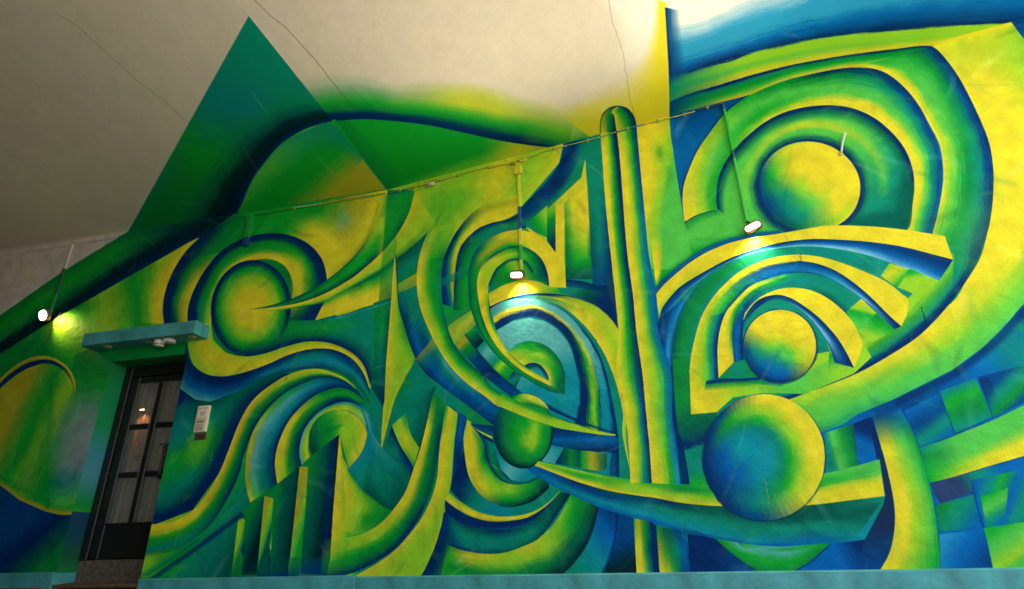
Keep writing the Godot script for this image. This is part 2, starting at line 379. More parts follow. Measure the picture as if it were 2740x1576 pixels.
	rib([4.615,1.798,4.552,1.922,4.464,2.066,4.351,2.208,4.245,2.313,4.115,2.369,4.006,2.383,3.886,2.343,3.777,2.31,3.676,2.261,3.579,2.165,3.499,1.994], [4.385,1.739,4.368,1.867,4.316,1.999,4.228,2.128,4.118,2.219,3.984,2.264,3.872,2.265,3.751,2.227,3.673,2.175,3.604,2.107,3.567,2.022,3.551,1.908], "E0/0 T1/0|T0 T.7 U1|T0 T.6 D1|T0 t.5 T1|G0 T.5 T1|T0 U.5 U1|B0 U.6 N1")
	rib([3.579,2.165,3.515,2.056,3.478,1.932,3.463,1.807,3.454,1.698], [3.669,2.149,3.594,2.043,3.556,1.92,3.536,1.796,3.533,1.715], "T0 U.4 N1|U0 B.5 N1|U0 B.3 U.7 N1")
	poly([4.712,2.34,4.825,2.262,4.713,2.129,4.628,2.244], [4.681,2.297,4.772,2.178], "L0 M.3 L.6 G1", 0.45)
	poly([4.716,2.132,4.834,2.266,4.992,2.129,4.817,2.046], [4.818,2.244,4.807,2.084], "G0 L.4 L1", 0.45)
	poly([4.458,2.082,4.53,1.947,4.373,1.832,4.33,1.994], [4.463,2.06,4.371,1.879], "M0 L.35 G.5 g1", 0.45)
	poly([4.53,1.947,4.62,1.797,4.446,1.724,4.373,1.832], [4.532,1.925,4.437,1.772], "E0 G.3 L1", 0.45)
	poly([4.071,1.828,4.136,1.865,4.154,1.701,4.054,1.695], [4.096,1.849,4.097,1.703], "D0 E.5 G1", 0.45)
	poly([4.154,1.701,4.179,1.603,4.277,1.547,4.106,1.549], [4.157,1.695,4.168,1.552], "E0 E.4/.7 g1/0", 0.45)
	rib([3.579,1.955,3.645,2.074,3.751,2.161,3.879,2.184,3.985,2.1,4.069,1.978,4.127,1.844,4.157,1.695], [3.715,1.709,3.737,1.829,3.799,1.87,3.831,1.865,3.852,1.862,3.911,1.828,3.943,1.774,3.925,1.68], "T0 T1|T0 T1|T0 D1")
	rib([4.385,1.739,4.368,1.867,4.316,1.999,4.228,2.128,4.118,2.219,3.984,2.264,3.872,2.265,3.751,2.227,3.673,2.175,3.604,2.107], [4.287,1.548,4.263,1.668,4.222,1.805,4.141,1.966,4.058,2.081,3.967,2.175,3.886,2.219,3.784,2.221,3.698,2.184,3.582,2.045], "M0 Y.4 Y1|Y0 Y1|Y0 Y.6 M1|M0 Y.5 Y1|L0 M1")
	poly([4.385,1.741,4.38,1.71,4.347,1.638,4.287,1.548,4.263,1.668,4.356,1.857], [4.349,1.738,4.292,1.57], "Y0 Y1", 0.45)
	rib([4.286,1.546,4.263,1.668,4.222,1.805,4.141,1.966,4.058,2.081,3.967,2.175,3.886,2.219,3.784,2.221,3.698,2.184,3.621,2.104,3.574,2.027], [4.168,1.602,4.16,1.706,4.127,1.844,4.069,1.978,3.984,2.094,3.908,2.157,3.834,2.183,3.756,2.16,3.679,2.108,3.616,2.04,3.583,1.98], "N0 U.6 N1|N0 U.3 S.8 B1|N0 U.4 S.8 U1|N0 U.5 T1|N0 N1|U0 T1")
	poly([3.315,1.587,3.456,1.705,3.536,1.699,3.645,1.56,3.469,1.564], [3.338,1.587,3.595,1.652], "E0 T.5 E1", 0.45)
	rib([3.816,1.783,3.816,1.783], [4.087,1.743,4.062,1.667,4.021,1.599,3.966,1.543,3.902,1.503,3.832,1.481,3.76,1.48,3.691,1.499,3.629,1.537,3.579,1.592,3.545,1.662,3.529,1.741,3.532,1.824,3.556,1.906,3.598,1.979,3.655,2.039,3.724,2.081,3.799,2.102,3.875,2.1,3.945,2.076,4.006,2.033,4.053,1.973,4.083,1.902,4.094,1.823,4.087,1.743], "N0 N.92 N.95/.8 U1/0", 0.4)
	rib([3.827,1.754,3.827,1.754], [4.076,1.8,4.063,1.724,4.034,1.653,3.991,1.592,3.936,1.543,3.873,1.511,3.806,1.496,3.739,1.501,3.676,1.525,3.621,1.568,3.579,1.626,3.553,1.695,3.544,1.773,3.554,1.852,3.582,1.928,3.627,1.994,3.685,2.046,3.752,2.079,3.824,2.092,3.893,2.084,3.957,2.055,4.01,2.008,4.049,1.947,4.071,1.876,4.076,1.8], "g0 L.2 M.45 Y.8 Y1|g0 g.3 L.55 O.95 O1|g0 g.2 t.45 B.75 N1|g0 t.3 B.6 U.9 N1|g0 g.3 T.7 U.95 U1|g0 L.25 M.5 Y.8 M1|g0 M.3 Y.5 Y1|g0 M.3 Y.6 Y1|g0 L.2 M.45 Y.8 Y1", 0.4)
	poly([5.436,1.864,5.279,1.721,5.109,1.586,4.894,1.452,4.691,1.368,4.485,1.284,4.228,1.198,4.119,1.134,3.953,1.092,3.804,.106,6.003,.014,6.936,2.384,5.829,2.122], [4.034,1.206,5.287,2.054], "B0 U.3 B.6 t.8 B1", 0.45)
	poly([5.259,1.713,5.436,1.841,5.602,1.936,5.5,1.609], [5.274,1.644,5.459,1.747], "A0 T.5 U1", 0.45)
	rib([5.612,1.969,5.436,1.864,5.279,1.721,5.109,1.586,4.894,1.452,4.691,1.368,4.485,1.284], [5.565,1.818,5.391,1.714,5.264,1.613,5.1,1.495,4.89,1.371,4.689,1.288,4.487,1.214], "U0 N.4/.8 U1/0")
	poly([4.776,1.309,5.008,1.375,5.027,1.103,4.789,1.013], [4.835,1.321,4.924,1.073], "t0 G.3 E.6 T1", 0.45)
	poly([4.529,1.195,4.768,1.297,4.783,1.003,4.559,.939], [4.569,1.202,4.706,.972], "B0 U.4 T.7 B1", 0.45)
	poly([5.024,1.383,5.315,1.431,5.24,1.182,5.034,1.102], [5.083,1.334,5.205,1.175], "U0 T.4 E.7 U1", 0.45)
	poly([5.021,1.373,5.087,1.376,5.102,1.136,5.027,1.103], [5.013,1.3,5.109,1.247], "N0/.7 N.5/.5 U1/.1", 0.45)
	poly([3.991,1.087,4.21,1.142,4.157,.842,3.942,.808], [3.988,.98,4.182,.985], "T0 g.25 E.7 D1", 0.45)
	poly([4.192,1.138,4.306,1.173,4.298,.881,4.158,.844], [4.164,.903,4.289,1.123], "B0 B.4 N.8 N1", 0.45)
	rib([4.556,.934,4.716,.976,4.821,1.012,5.009,1.075,5.235,1.167], [4.557,.702,4.656,.718,4.837,.764,5.014,.808,5.136,.837], "T0 E.3 G.8 G1|g0 g.5 L.85 M1|g0 g.5 M.75 Y1|g0 g.4 Y.8 Y1")
	poly([4.556,.697,4.818,.755,5.132,.825,5.089,.683,4.782,.627,4.581,.563], [4.56,.678,5.001,.764], "P0 P.35 T.6 B1", 0.45)
	poly([4.553,.555,4.786,.613,4.769,.407,4.535,.392], [4.576,.545,4.738,.41], "E0 T.5 B1", 0.45)
	poly([4.795,.702,5.111,.756,5.014,.435,4.777,.407], [4.792,.664,5.01,.524], "B0 T.35 G.5 B.75 T1", 0.45)
	poly([4.819,.597,4.982,.644,4.903,.431,4.795,.411], [4.823,.597,4.906,.439], "G0 g.4 T.7 B1/.4", 0.45)
	rib([4.791,.702,4.778,.553,4.777,.407], [4.831,.699,4.814,.552,4.801,.408], "U0 B.5 B1/0")
	poly([4.527,.377,4.709,.393,4.776,.404,4.765,.172,4.483,.171], [4.544,.363,4.742,.2], "A0 B.5 U1", 0.45)
	poly([4.781,.406,5.014,.435,4.932,.165,4.763,.17,4.774,.285], [4.796,.39,4.912,.197], "G0 g.4 L.8 g1", 0.45)
	poly([4.29,1.166,4.329,1.173,4.325,.653,4.297,.463,4.211,.254,4.125,.165,3.944,.168,4.086,.358,4.274,.626], [4.294,1.059,4.092,.193], "N0 I.3 I.7 U1", 0.45)
	rib([4.32,1.174,4.325,1.036,4.328,.891,4.326,.731,4.315,.576,4.292,.463,4.25,.344,4.202,.254,4.135,.17], [4.508,1.214,4.531,1.121,4.547,1.006,4.553,.854,4.551,.678,4.536,.491,4.515,.345,4.498,.257,4.478,.169], "U0 U.5 B1|M0 M.2 g.6 E1|Y0 Y.2 L.5 g.8 G1|Y0 Y.3 L.6 g.9 G1|M0 Y.25 L.5 g.9 G1|Y0 M.25 L.5 G.9 E1")
	poly([2.917,.434,3.104,.397,3.36,.161,2.901,.152], [2.961,.361,3.285,.186], "N0 N.4 U1", 0.45)
	poly([3.866,.331,4.086,.358,3.979,.163,3.613,.168], [3.731,.198,4.073,.303], "B0 B.5 N1", 0.45)
	rib([3.099,.399,3.185,.315,3.273,.235,3.363,.177,3.487,.163,3.614,.174,3.718,.227,3.806,.291,3.869,.334], [3.237,.383,3.308,.322,3.388,.32,3.467,.318,3.516,.317,3.564,.315,3.641,.314,3.709,.321,3.762,.349], "E0 G.35 C1|E0 G.5 C1|E0 G.4 C.8 G1|E0 G1")
	rib([3.237,.383,3.308,.322,3.388,.32,3.467,.318,3.516,.317,3.564,.315,3.641,.314,3.709,.321,3.762,.349], [3.181,.425,3.321,.401,3.4,.388,3.477,.376,3.526,.375,3.575,.373,3.654,.381,3.722,.388,3.816,.385], "G0 E1|C0 G1|G0 E1")
	rib([3.094,.403,3.179,.31,3.268,.23,3.358,.174], [3.11,.402,3.191,.32,3.28,.241,3.369,.183], "N0 N1/0")
	rib([3.617,.168,3.722,.221,3.81,.285,3.872,.33], [3.613,.18,3.715,.23,3.801,.294,3.862,.336], "N0 N1/0")
	poly([2.978,1.795,3.111,1.776,3.064,1.314,3.263,1.317,3.255,1.04,3.104,.763,2.984,.771,2.947,1.264], [2.99,1.416,3.129,.784], "E0 D.35 N.52 T.56 T.8 G1", 0.45)
	rib([2.969,1.744,2.951,1.482,2.947,1.264,2.975,1.039,2.984,.781], [2.959,1.746,2.927,1.484,2.912,1.267,2.919,1.044,2.908,.786], "N0 N.7 N1/.5")
	poly([-.011,4.237,2.653,4.164,2.659,2.294,2.462,.284,-.415,.343], [-.751,4.523,-.749,4.523], "T0 T1", 0.45)
	poly([-.016,4.337,2.162,4.3,2.099,4.054,1.667,3.626,1.403,3.582,.867,3.153,.18,3.296,.048,3.679], [.516,4.279,2.001,3.649], "L0 L.3 M.55 L.75 Y1", 0.45)
	rib([.805,3.844,.805,3.844], [1.394,3.861,1.388,3.796,1.346,3.736,1.271,3.686,1.169,3.648,1.044,3.626,.904,3.62,.759,3.631,.617,3.66,.489,3.704,.383,3.761,.307,3.828,.269,3.898,.271,3.969,.314,4.033,.395,4.087,.507,4.125,.642,4.147,.79,4.149,.939,4.133,1.08,4.099,1.202,4.052,1.299,3.994,1.364,3.929,1.394,3.861], "G0/.4 G.5/.25 G1/0", 0.4)
	rib([.685,3.465,.685,3.465], [.895,3.298,.846,3.236,.786,3.189,.72,3.16,.65,3.152,.583,3.164,.521,3.197,.471,3.249,.434,3.316,.414,3.394,.413,3.478,.43,3.562,.466,3.639,.516,3.705,.579,3.754,.649,3.783,.721,3.79,.791,3.774,.852,3.737,.901,3.682,.935,3.613,.951,3.534,.95,3.452,.931,3.372,.895,3.298], "G0/.5 G.5/.3 G1/0", 0.4)
	rib([2.167,4.298,2.109,4.062,1.993,3.903,1.85,3.771,1.667,3.621,1.524,3.531], [2.578,4.297,2.382,4.016,2.28,3.856,2.157,3.694,1.976,3.526,1.67,3.378], "B0 N.3 T.6 T1|N0 N.2 U.4 T.8 T1|U0 N.3 N.6 T.9 E1|N0 U.4 T1|D0 N.4 T1")
	rib([2.382,4.016,2.383,3.762,2.371,3.344,2.355,2.873,2.344,2.502,2.33,2.048], [2.56,4.314,2.558,3.822,2.55,3.341,2.545,2.833,2.537,2.449,2.523,2.019], "T0 T.6 T1|T0 T1|D0 T.5 U1|U0 U.5 N1|N0 U.5 N1")
	poly([2.375,3.678,2.366,3.322,2.35,2.901,2.362,2.656,2.095,2.708,1.923,2.66,1.875,3.003,1.707,3.356,2.031,3.585,2.32,3.805,2.376,4.011], [2.159,3.552,2.202,2.72], "M0 M.25 L.5 G.8 D1", 0.45)
	rib([2.35,2.901,2.366,3.322,2.372,3.679], [2.212,2.881,2.238,3.283,2.279,3.667], "D0/.7 L.3/.4 Y1/0|Y0 Y.5/.9 Y1/0|Y0 Y.5/.9 Y1/0")
	poly([1.695,3.395,1.948,3.57,1.931,3.197,1.82,3.276], [1.741,3.366,1.927,3.466], "T0 G.4 L1", 0.45)
	poly([1.944,3.553,2.038,3.565,2.01,3.008,1.926,3.164], [1.964,3.566,1.973,3.067], "G0/.4 E.4 N1", 0.45)
	poly([2.037,3.584,2.125,3.579,2.096,3.006,2.008,3.005], [2.048,3.599,2.036,3.053], "Y0/.2 Y.4 Y1", 0.45)
	rib([2.127,3.561,2.114,3.208,2.099,2.773], [2.211,3.612,2.216,3.184,2.202,2.72], "E0/.4 E1/0|E0 G1/0|D0 E1/0")
	poly([1.786,2.768,1.923,2.66,2.094,2.692,2.256,2.637,2.399,2.567,2.55,2.557,2.542,2.137,2.449,2.3,2.315,2.427,2.1,2.534,1.781,2.622], [2.11,2.705,2.296,2.357], "T0 T.3 D.6 N1", 0.45)
	rib([2.095,2.708,2.258,2.657,2.4,2.585,2.549,2.576], [2.09,2.628,2.253,2.582,2.423,2.503,2.543,2.466], "N0 U1/.6|N0 N1/.5")
	poly([1.063,3.659,1.629,3.595,1.715,3.354,2.01,3.008,1.931,2.659,1.311,2.526,.913,2.217,.779,2.685,.752,2.97,.814,3.321], [.771,3.518,1.311,2.526], "T0 E.4 G.7 T1", 0.45)
	rib([.779,2.685,.757,2.933,.764,3.147,.814,3.321,.919,3.503,1.063,3.659,1.244,3.768,1.458,3.79,1.65,3.774], [.974,2.584,.915,2.903,.919,3.115,.96,3.289,1.048,3.398,1.173,3.481,1.315,3.513,1.489,3.518,1.645,3.563], "N0 U.35 T.6 M.75 G1|N0 U.3 T.5 O.8 O1|N0 N.2 E.4 M.7 Y1|L0 O.25 M.5 Y1|M0 O.3 M.6 Y1")
	rib([.904,2.596,.906,2.905,.928,3.113,.969,3.287,1.048,3.395,1.173,3.478,1.315,3.507,1.507,3.51,1.645,3.563], [1.093,2.563,1.073,2.873,1.079,3.047,1.13,3.197,1.235,3.292,1.375,3.351,1.513,3.369,1.64,3.354,1.716,3.368], "D0 E.4 G.7 E1|N0 E.4 G.8 E1|N0 D.3 E.7 T1|N0 T.4 T1|N0 E.5 U1")
	rib([-.539,2.78,-.028,2.842,.46,2.927,.894,3.013,1.14,3.087,1.4,3.219,1.626,3.475], [-.533,2.729,-.012,2.771,.475,2.836,.914,2.921,1.158,2.986,1.415,3.065,1.638,3.264], "C0/.8 t.5/.8 t1/.8|t0/.6 T.5/.6 T1/.6|T0/.5 D1/.5")
	rib([1.074,2.735,1.068,2.978,1.088,3.08,1.139,3.213,1.244,3.299,1.384,3.358,1.521,3.372,1.657,3.35,1.788,3.283,1.898,3.179,1.974,3.075,2.014,2.998], [1.177,2.716,1.169,2.888,1.184,2.964,1.227,3.052,1.313,3.122,1.45,3.172,1.569,3.182,1.684,3.148,1.796,3.062,1.873,2.952,1.917,2.809,1.93,2.655], "D0 E.4 E1|D0 E.5 G1|U0 E.25 O.6 G1|O0 M.3 O.6 G.9 E1|Y0 Y.3 M.6 Y1|Y0 Y1|Y0 Y1")
	poly([1.974,3.075,2.012,3.007,2.096,3.006,2.093,2.62,1.929,2.656,1.917,2.809], [1.934,2.905,2.087,2.841], "Y0 Y.5 M1", 0.45)
	rib([1.17,2.717,1.169,2.888,1.227,3.052,1.313,3.122,1.45,3.172,1.569,3.182,1.684,3.148,1.796,3.062,1.873,2.952,1.917,2.809,1.929,2.651], [1.287,2.713,1.295,2.796,1.363,2.945,1.431,3.001,1.516,3.035,1.632,3.02,1.712,2.96,1.765,2.864,1.794,2.767,1.832,2.726,1.929,2.651], "Y0 Y.5 M1|Y0 L.5 L1|N0 L.15 M.5 L1|N0 G.2 L.6 G1|D0 E.3 G.8 T1|N0 D.5 E1|N0 D.4 G1")
	poly([1.287,2.709,1.295,2.796,1.363,2.945,1.431,3.001,1.516,3.035,1.632,3.02,1.712,2.96,1.765,2.864,1.794,2.764,1.642,2.786,1.478,2.774], [1.312,2.725,1.727,2.914], "T0 E.25 G.5 L.75 E1", 0.45)
	rib([1.287,2.797,1.363,2.954,1.431,3.006,1.516,3.041,1.632,3.025,1.712,2.965,1.773,2.854], [1.32,2.774,1.397,2.913,1.464,2.968,1.532,3.002,1.623,2.994,1.687,2.943,1.748,2.834], "N0 T1/0")
	rib([1.287,2.709,1.395,2.751,1.478,2.774,1.642,2.786,1.801,2.746,1.908,2.679,1.984,2.648], [1.311,2.55,1.394,2.585,1.476,2.607,1.638,2.628,1.796,2.616,1.95,2.587,2.1,2.537], "L0 Y.3 Y1|Y0 Y1|Y0 Y.5 L1|L0 G.5 T1")
	rib([1.295,2.562,1.443,2.604,1.606,2.631,1.796,2.619,2.1,2.537,2.329,2.42,2.449,2.3,2.542,2.137], [1.295,2.52,1.443,2.573,1.605,2.592,1.795,2.583,2.067,2.482,2.237,2.351,2.371,2.208,2.496,2.028], "N0 N1|N0 U1|N0 N.5 L.7 L1|N0 M.12 L1|N0 M.1 L.6 L1")
	rib([1.78,2.597,1.949,2.566,2.1,2.528,2.328,2.404,2.449,2.293,2.542,2.137,2.617,1.869,2.609,1.391,2.536,1.279,2.532,.934], [1.778,2.549,1.946,2.492,2.034,2.44,2.161,2.318,2.294,2.139,2.404,1.92,2.473,1.694,2.52,1.383,2.499,1.221,2.529,.934], "Y0/0 Y1/0|L0 M.5 Y1|M0 L.4 M.8 Y1|M0 L.4 L.7 Y1|L0 L.3 M.7 Y1")
	rib([1.311,2.542,1.443,2.593,1.605,2.597,1.794,2.558,1.945,2.48,2.09,2.361,2.226,2.187,2.339,1.979,2.404,1.758,2.437,1.51,2.426,1.606,2.462,1.225,2.442,.871], [1.375,2.306,1.552,2.373,1.71,2.378,1.862,2.322,1.978,2.226,2.074,2.091,2.123,1.938,2.152,1.72,2.152,1.514,2.153,1.638,2.144,1.508,2.08,1.335,1.944,1.023], "C0 C.3 Y.5 Y.62 N.7 N1|C0 C.3 Y.45 N.58 N.9 c1|N0 C.08 C.35 Y.47 N.6 N.9 c1|N0 N.08 C.12 C.32 M.42 G.55 N.75 N.95 c1|N0 U.08 c.14 c.3 N.36 G.42 L.55 E.68 N.75 N.95 c1|N0 U.12 c.16 c.32 D.38 G.44 L.52 E.66 N.74 N.97 c1|N0 c.2 c.32 D.36 G.42 G.6 D.66 N.72 N1")
	poly([1.375,2.306,1.552,2.373,1.71,2.378,1.862,2.322,1.978,2.226,2.074,2.091,2.123,1.938,2.152,1.72,2.152,1.514,2.144,1.508,2.08,1.335,1.681,1.558,1.583,1.661,1.45,1.956], [1.631,2.375,1.897,1.473], "C0 C.45 c.75 c1", 0.45)
	rib([1.499,2.082,1.594,2.14,1.718,2.145,1.837,2.097,1.938,2.008,2.005,1.896,2.034,1.763,2.02,1.601], [1.514,2.045,1.642,1.912,1.711,1.933,1.785,1.915,1.842,1.857,1.88,1.78,1.881,1.729,1.886,1.697], "T0/.4 g.4 L.7 M1|E0 G.2 L.6 M1|D0 E.12 L.5 g.9 L1|D0 E.25 G.5 M1|D0 D.3 E.6 M1")
	rib([1.634,1.909,1.711,1.933,1.785,1.915,1.842,1.857,1.88,1.78,1.881,1.729], [1.693,1.865,1.724,1.875,1.776,1.861,1.818,1.819,1.839,1.774,1.83,1.743], "N0 N.5 D1|N0 T1|N0 N.4 T1|D0 c1")
	poly([1.686,1.863,1.731,1.877,1.776,1.864,1.819,1.822,1.842,1.773,1.83,1.739,1.765,1.783], [1.709,1.877,1.823,1.747], "c0 c1", 0.45)
	rib([.467,2.152,.668,2.343,.839,2.46,1.11,2.594,1.287,2.709], [.593,2.071,.795,2.186,.93,2.223,1.079,2.336,1.22,2.46], "O0/.85 O.5/.8 E1/.6|L0/.7 M.5/.85 L1/.8|L0/.5 M.5/.8 O1/.7")
	rib([.476,2.148,.677,2.338,.842,2.456,1.11,2.59], [.494,2.129,.699,2.314,.863,2.433,1.127,2.564], "N0/.7 D1/0")
	poly([.939,2.214,1.029,2.312,1.325,1.928,1.612,1.651,1.581,1.577,1.245,1.863], [1.03,2.248,1.432,1.737], "O0 E.15 U.4 N.7 U1", 0.45)
	poly([1.046,2.322,1.146,2.366,1.242,2.216,1.161,2.146], [1.079,2.336,1.196,2.191], "G0 D.5 K1", 0.45)
	poly([1.167,2.141,1.248,2.21,1.407,2.019,1.325,1.94], [1.196,2.176,1.372,1.982], "T0 C.4 T1", 0.45)
	poly([1.322,1.94,1.407,2.019,1.565,1.867,1.476,1.784], [1.372,1.997,1.51,1.815], "G0 L.3 G.6 E1", 0.45)
	poly([1.476,1.781,1.542,1.87,1.625,1.832,1.561,1.714], [1.511,1.859,1.569,1.735], "N0 T.5 D1", 0.45)
	rib([1.029,2.32,1.18,2.1,1.325,1.928,1.479,1.772,1.612,1.651], [1.054,2.324,1.205,2.112,1.344,1.943,1.494,1.79,1.635,1.663], "N0 D1/0")
	rib([1.074,2.752,1.086,2.631,1.119,2.509,1.179,2.353,1.31,2.128,1.466,1.954,1.69,1.771,1.877,1.649,2.02,1.6], [1.174,2.734,1.186,2.647,1.22,2.492,1.294,2.287,1.405,2.099,1.543,1.943,1.692,1.818,1.879,1.705,1.95,1.661], "D0 E.5 G1|D0 G.4 D1|D0 E.4 G.8 D1|D0 E.3 G.6 D1|D0 D.3 E1")
	rib([1.174,2.734,1.186,2.647,1.22,2.492,1.294,2.287,1.405,2.099,1.543,1.943,1.692,1.818,1.886,1.697], [1.287,2.713,1.295,2.562,1.327,2.393,1.406,2.223,1.514,2.053,1.65,1.914,1.81,1.792,1.884,1.737], "Y0 Y.5 L1|Y0 M.6 G1|M0 Y.5 L1|M0 M.5 E1|Y0 M1")
	poly([-.01,4.216,.36,4.056,.616,3.632,.476,2.987,.706,2.28,1.334,1.399,1.246,1.334,.162,1.208,.086,2.389], [.185,3.654,.492,1.695], "G0 T.3 T.6 T1", 0.45)
	rib([-.015,4.281,-.006,3.901,-.001,3.46,-.016,2.935,-.028,2.407,-.011,1.908], [.363,4.18,.253,3.838,.191,3.418,.141,2.906,.162,2.378,.183,1.643], "G0 T.5 T1|G0 G.5 T1|E0 G.6 G1|T0 G.5 D1|E0 T.5 D1|D0 N1")
	rib([.375,4.156,.31,3.884,.185,3.654,-.019,3.444], [.635,4.107,.569,3.82,.463,3.609,.241,3.407], "M0 L.6 L1/0")
	poly([.187,3.342,.394,3.451,.579,3.601,.51,3.425,.457,3.174,.463,2.954,.218,2.892], [.207,3.338,.46,2.936], "D0 T.4 E.7 L1", 0.45)
	poly([.201,3.004,.455,3.101,.463,2.954,.217,2.91], [.225,3.072,.419,2.998], "L0 O1", 0.45)
	rib([-.536,2.752,-.009,2.852,.144,2.869], [-.571,3.036,-.039,3.199,.188,3.323], "L0 Y.35 M.6 G.8 D1|M0 Y.4 L.6 G.8 D1|O0 L.5 E1")
	rib([-.823,2.765,-.515,2.773,-.059,2.813,-.018,2.841,.163,2.862], [-.578,2.745,-.347,2.736,-.537,2.755,-.218,2.774,.005,2.795,.167,2.811], "U0 t.5 C1|D0 c.6 C1")
	rib([-1.805,3.067,-1.425,3.036,-1.064,3.03,-.722,3.083,-.397,3.199,-.286,3.258,-.019,3.444,.185,3.654,.31,3.884,.375,4.156], [-1.804,3.06,-1.417,2.987,-1.055,2.972,-.708,2.973,-.569,3.027,-.273,3.122,-.001,3.22,.207,3.334,.394,3.451,.57,3.584,.652,3.682], "Y0 Y1|Y0 M.4 L.7 G.9 D1|M0 M.4 L.7 E1|M0 L.4 L.7 D1|M0 L1")
	rib([-1.806,3.07,-1.433,3.076,-1.079,3.127,-.744,3.244,-.42,3.451,-.225,3.688,-.124,3.95,-.083,4.213], [-1.805,3.067,-1.425,3.036,-1.064,3.03,-.722,3.083,-.397,3.199,-.286,3.258,-.019,3.444,.185,3.654,.31,3.884,.375,4.156], "D0 E1|N0 E.5 D1|D0 E.2 G.5 D.85 N1|D0 G.2 G.6 D.9 K1|O0 L.2 G.6 D1|M0 G.3 G1")
	rib([-.015,4.281,-.006,3.901,-.011,3.462,-.02,2.935,-.028,2.407], [.134,4.241,.161,3.86,.181,3.42,.165,3.158,.145,2.726], "T0/.55 T1/.45|G0/.45 G1/.35|E0/.35 T1/.4|E0/.5 T1/.5")
	rib([.164,3.386,.156,3.086,.158,2.724,.152,2.38,.151,2.049,.165,1.645,.153,1.724,.157,1.229], [.164,3.386,.209,3.075,.257,2.742,.336,2.521,.402,2.342,.484,2.15,.373,1.941,.391,1.966,.286,1.769,.233,1.569,.157,1.229], "Y0 Y1|Y0 M.5 L1|Y0 L.5 G1|M0 L.5 L1|M0 L.6 M1|M0 M.6 M1")
	poly([.484,2.147,.669,2.327,.57,2.186,.522,2.097], [.502,2.148,.635,2.307], "O0 E1", 0.45)
	rib([.164,3.386,.209,3.075,.257,2.742,.336,2.521,.402,2.342,.488,2.146], [.18,3.39,.229,3.072,.277,2.748,.354,2.526,.423,2.347,.51,2.163], "N0 D1/0")
	rib([.196,3.152,.246,2.815,.336,2.521,.488,2.15,.687,1.887,.861,1.7,1.073,1.551,.908,1.668,1.065,1.539,1.246,1.439,1.341,1.399], [.461,3.099,.474,2.845,.55,2.605,.706,2.28,.85,2.052,1.037,1.844,1.277,1.653,1.364,1.579,1.408,1.558], "T0/0 T1/0|N0/.8 U.2/.8 T.5/.8 T1/.8|N0 B.3 U.6 T1|N0 U.15 B.4 T.7 C.9 c1|N0 U.2 U.5 c1|N0 U.3 B.7 U1")
	poly([.494,2.141,.678,2.325,.814,2.12,.687,1.893], [.57,2.186,.718,1.976], "O0/.6 T.35/.5 U1/.2", 0.45)
	rib([.6,3.639,.51,3.425,.464,3.209,.461,2.99,.507,2.733,.59,2.514,.706,2.28,.85,2.052,1.037,1.844,1.277,1.653,1.364,1.576,1.607,1.456,1.88,1.338,2.141,1.257,2.435,1.203], [.936,3.594,.856,3.442,.788,3.252,.752,3.077,.754,2.898,.779,2.685,.839,2.44,.93,2.215,1.067,2.038,1.245,1.863,1.321,1.743,1.539,1.614,1.817,1.464,2.081,1.347,2.332,1.245,2.443,1.214], "Y0/.3 L1/.2|Y0 Y.15 G.5 E1|Y0 L.3 G.6 T1|M0 L.4 G.7 D1|Y0 L.25 G.6 D1|Y0 M.2 L.5 G.8 N1|M0 L.3 L.6 E1|L0 L.5 L.8 D1|L0 M.5 L1")
	poly([.162,1.208,.608,1.969,1.334,1.399,1.661,.921,2.51,.533,2.58,.116,-.218,.138], [.466,1.546,1.111,.239], "T0 E.4 T.7 T1", 0.45)
	rib([.391,1.966,.287,1.754,.211,1.428,.162,1.208], [.745,1.819,.7,1.737,.635,1.389,.557,1.071], "E0 T.4 T.8 D1|T0 T.5 D1|T0 D1")
	rib([.422,1.608,.475,1.404,.579,1.257], [.264,1.494,.368,1.302,.526,1.073], "G0/.4 L.5 L1|L0 M.4 L1|L0 L.5 E1")
	rib([.264,1.494,.368,1.302,.526,1.073,.5,.969], [.203,1.316,.31,1.196,.432,1.053,.516,.968], "N0 T1/0|N0 T.6/.6 T1/0|N0 U.5 T1/0|N0 T1")
	poly([.157,1.229,.366,1.084,.508,.971,.36,.718,.025,.891,-.198,1.109], [.078,1.214,.28,.747], "T0 T.4 D.8 D1", 0.45)
	rib([.838,1.65,.973,1.544,.948,1.294,.914,.873], [1.066,1.5,1.054,1.285,1.057,1.088,1.103,.931], "N0 B.5 U1|U0 B.3 U1|U0 N.5 T1|U0 N1")
	poly([.907,.874,1.055,1.218,1.19,.827,1.453,.692,1.721,.738,1.945,.808,1.585,.604,1.106,.66], [1.03,.961,1.653,.659], "N0 T.3 c.6 T1", 0.45)
	rib([1.074,1.472,1.041,1.326,1.056,1.14,1.102,.957,1.19,.827,1.316,.735,1.453,.69,1.587,.697,1.721,.738,1.843,.826], [1.119,1.44,1.246,1.255,1.26,1.124,1.317,1.005,1.401,.913,1.524,.872,1.66,.876,1.754,.913,1.795,.924,1.832,.886], "L0 M.4 L1|Y0 M.5 E1|Y0 M.4 G.8 D1|O0 M.3 L.7 G1|D0 G.3 L.7 L1|K0 E.4 G.8 G1|K0 D1")
	rib([1.104,1.435,1.246,1.242,1.26,1.124,1.317,1.005,1.401,.913,1.524,.872,1.66,.876,1.754,.913], [1.334,1.393,1.354,1.233,1.368,1.141,1.402,1.025,1.497,.913,1.565,.89,1.647,.891,1.742,.928], "U0 N1|N0 T.5 T1|N0 E.4 D.9 N1|N0 T.6 N1|N0 T1")
	poly([1.354,1.22,1.368,1.116,1.402,1.012,1.497,.912,1.579,.887,1.66,.894,1.748,.927,1.65,1.007], [1.389,1.114,1.633,.898], "c0 C.5 c1", 0.45)
	poly([1.899,1.187,2.015,1.126,1.904,1.014,1.786,1.047], [1.799,1.034,1.99,1.142], "C0 c1", 0.45)
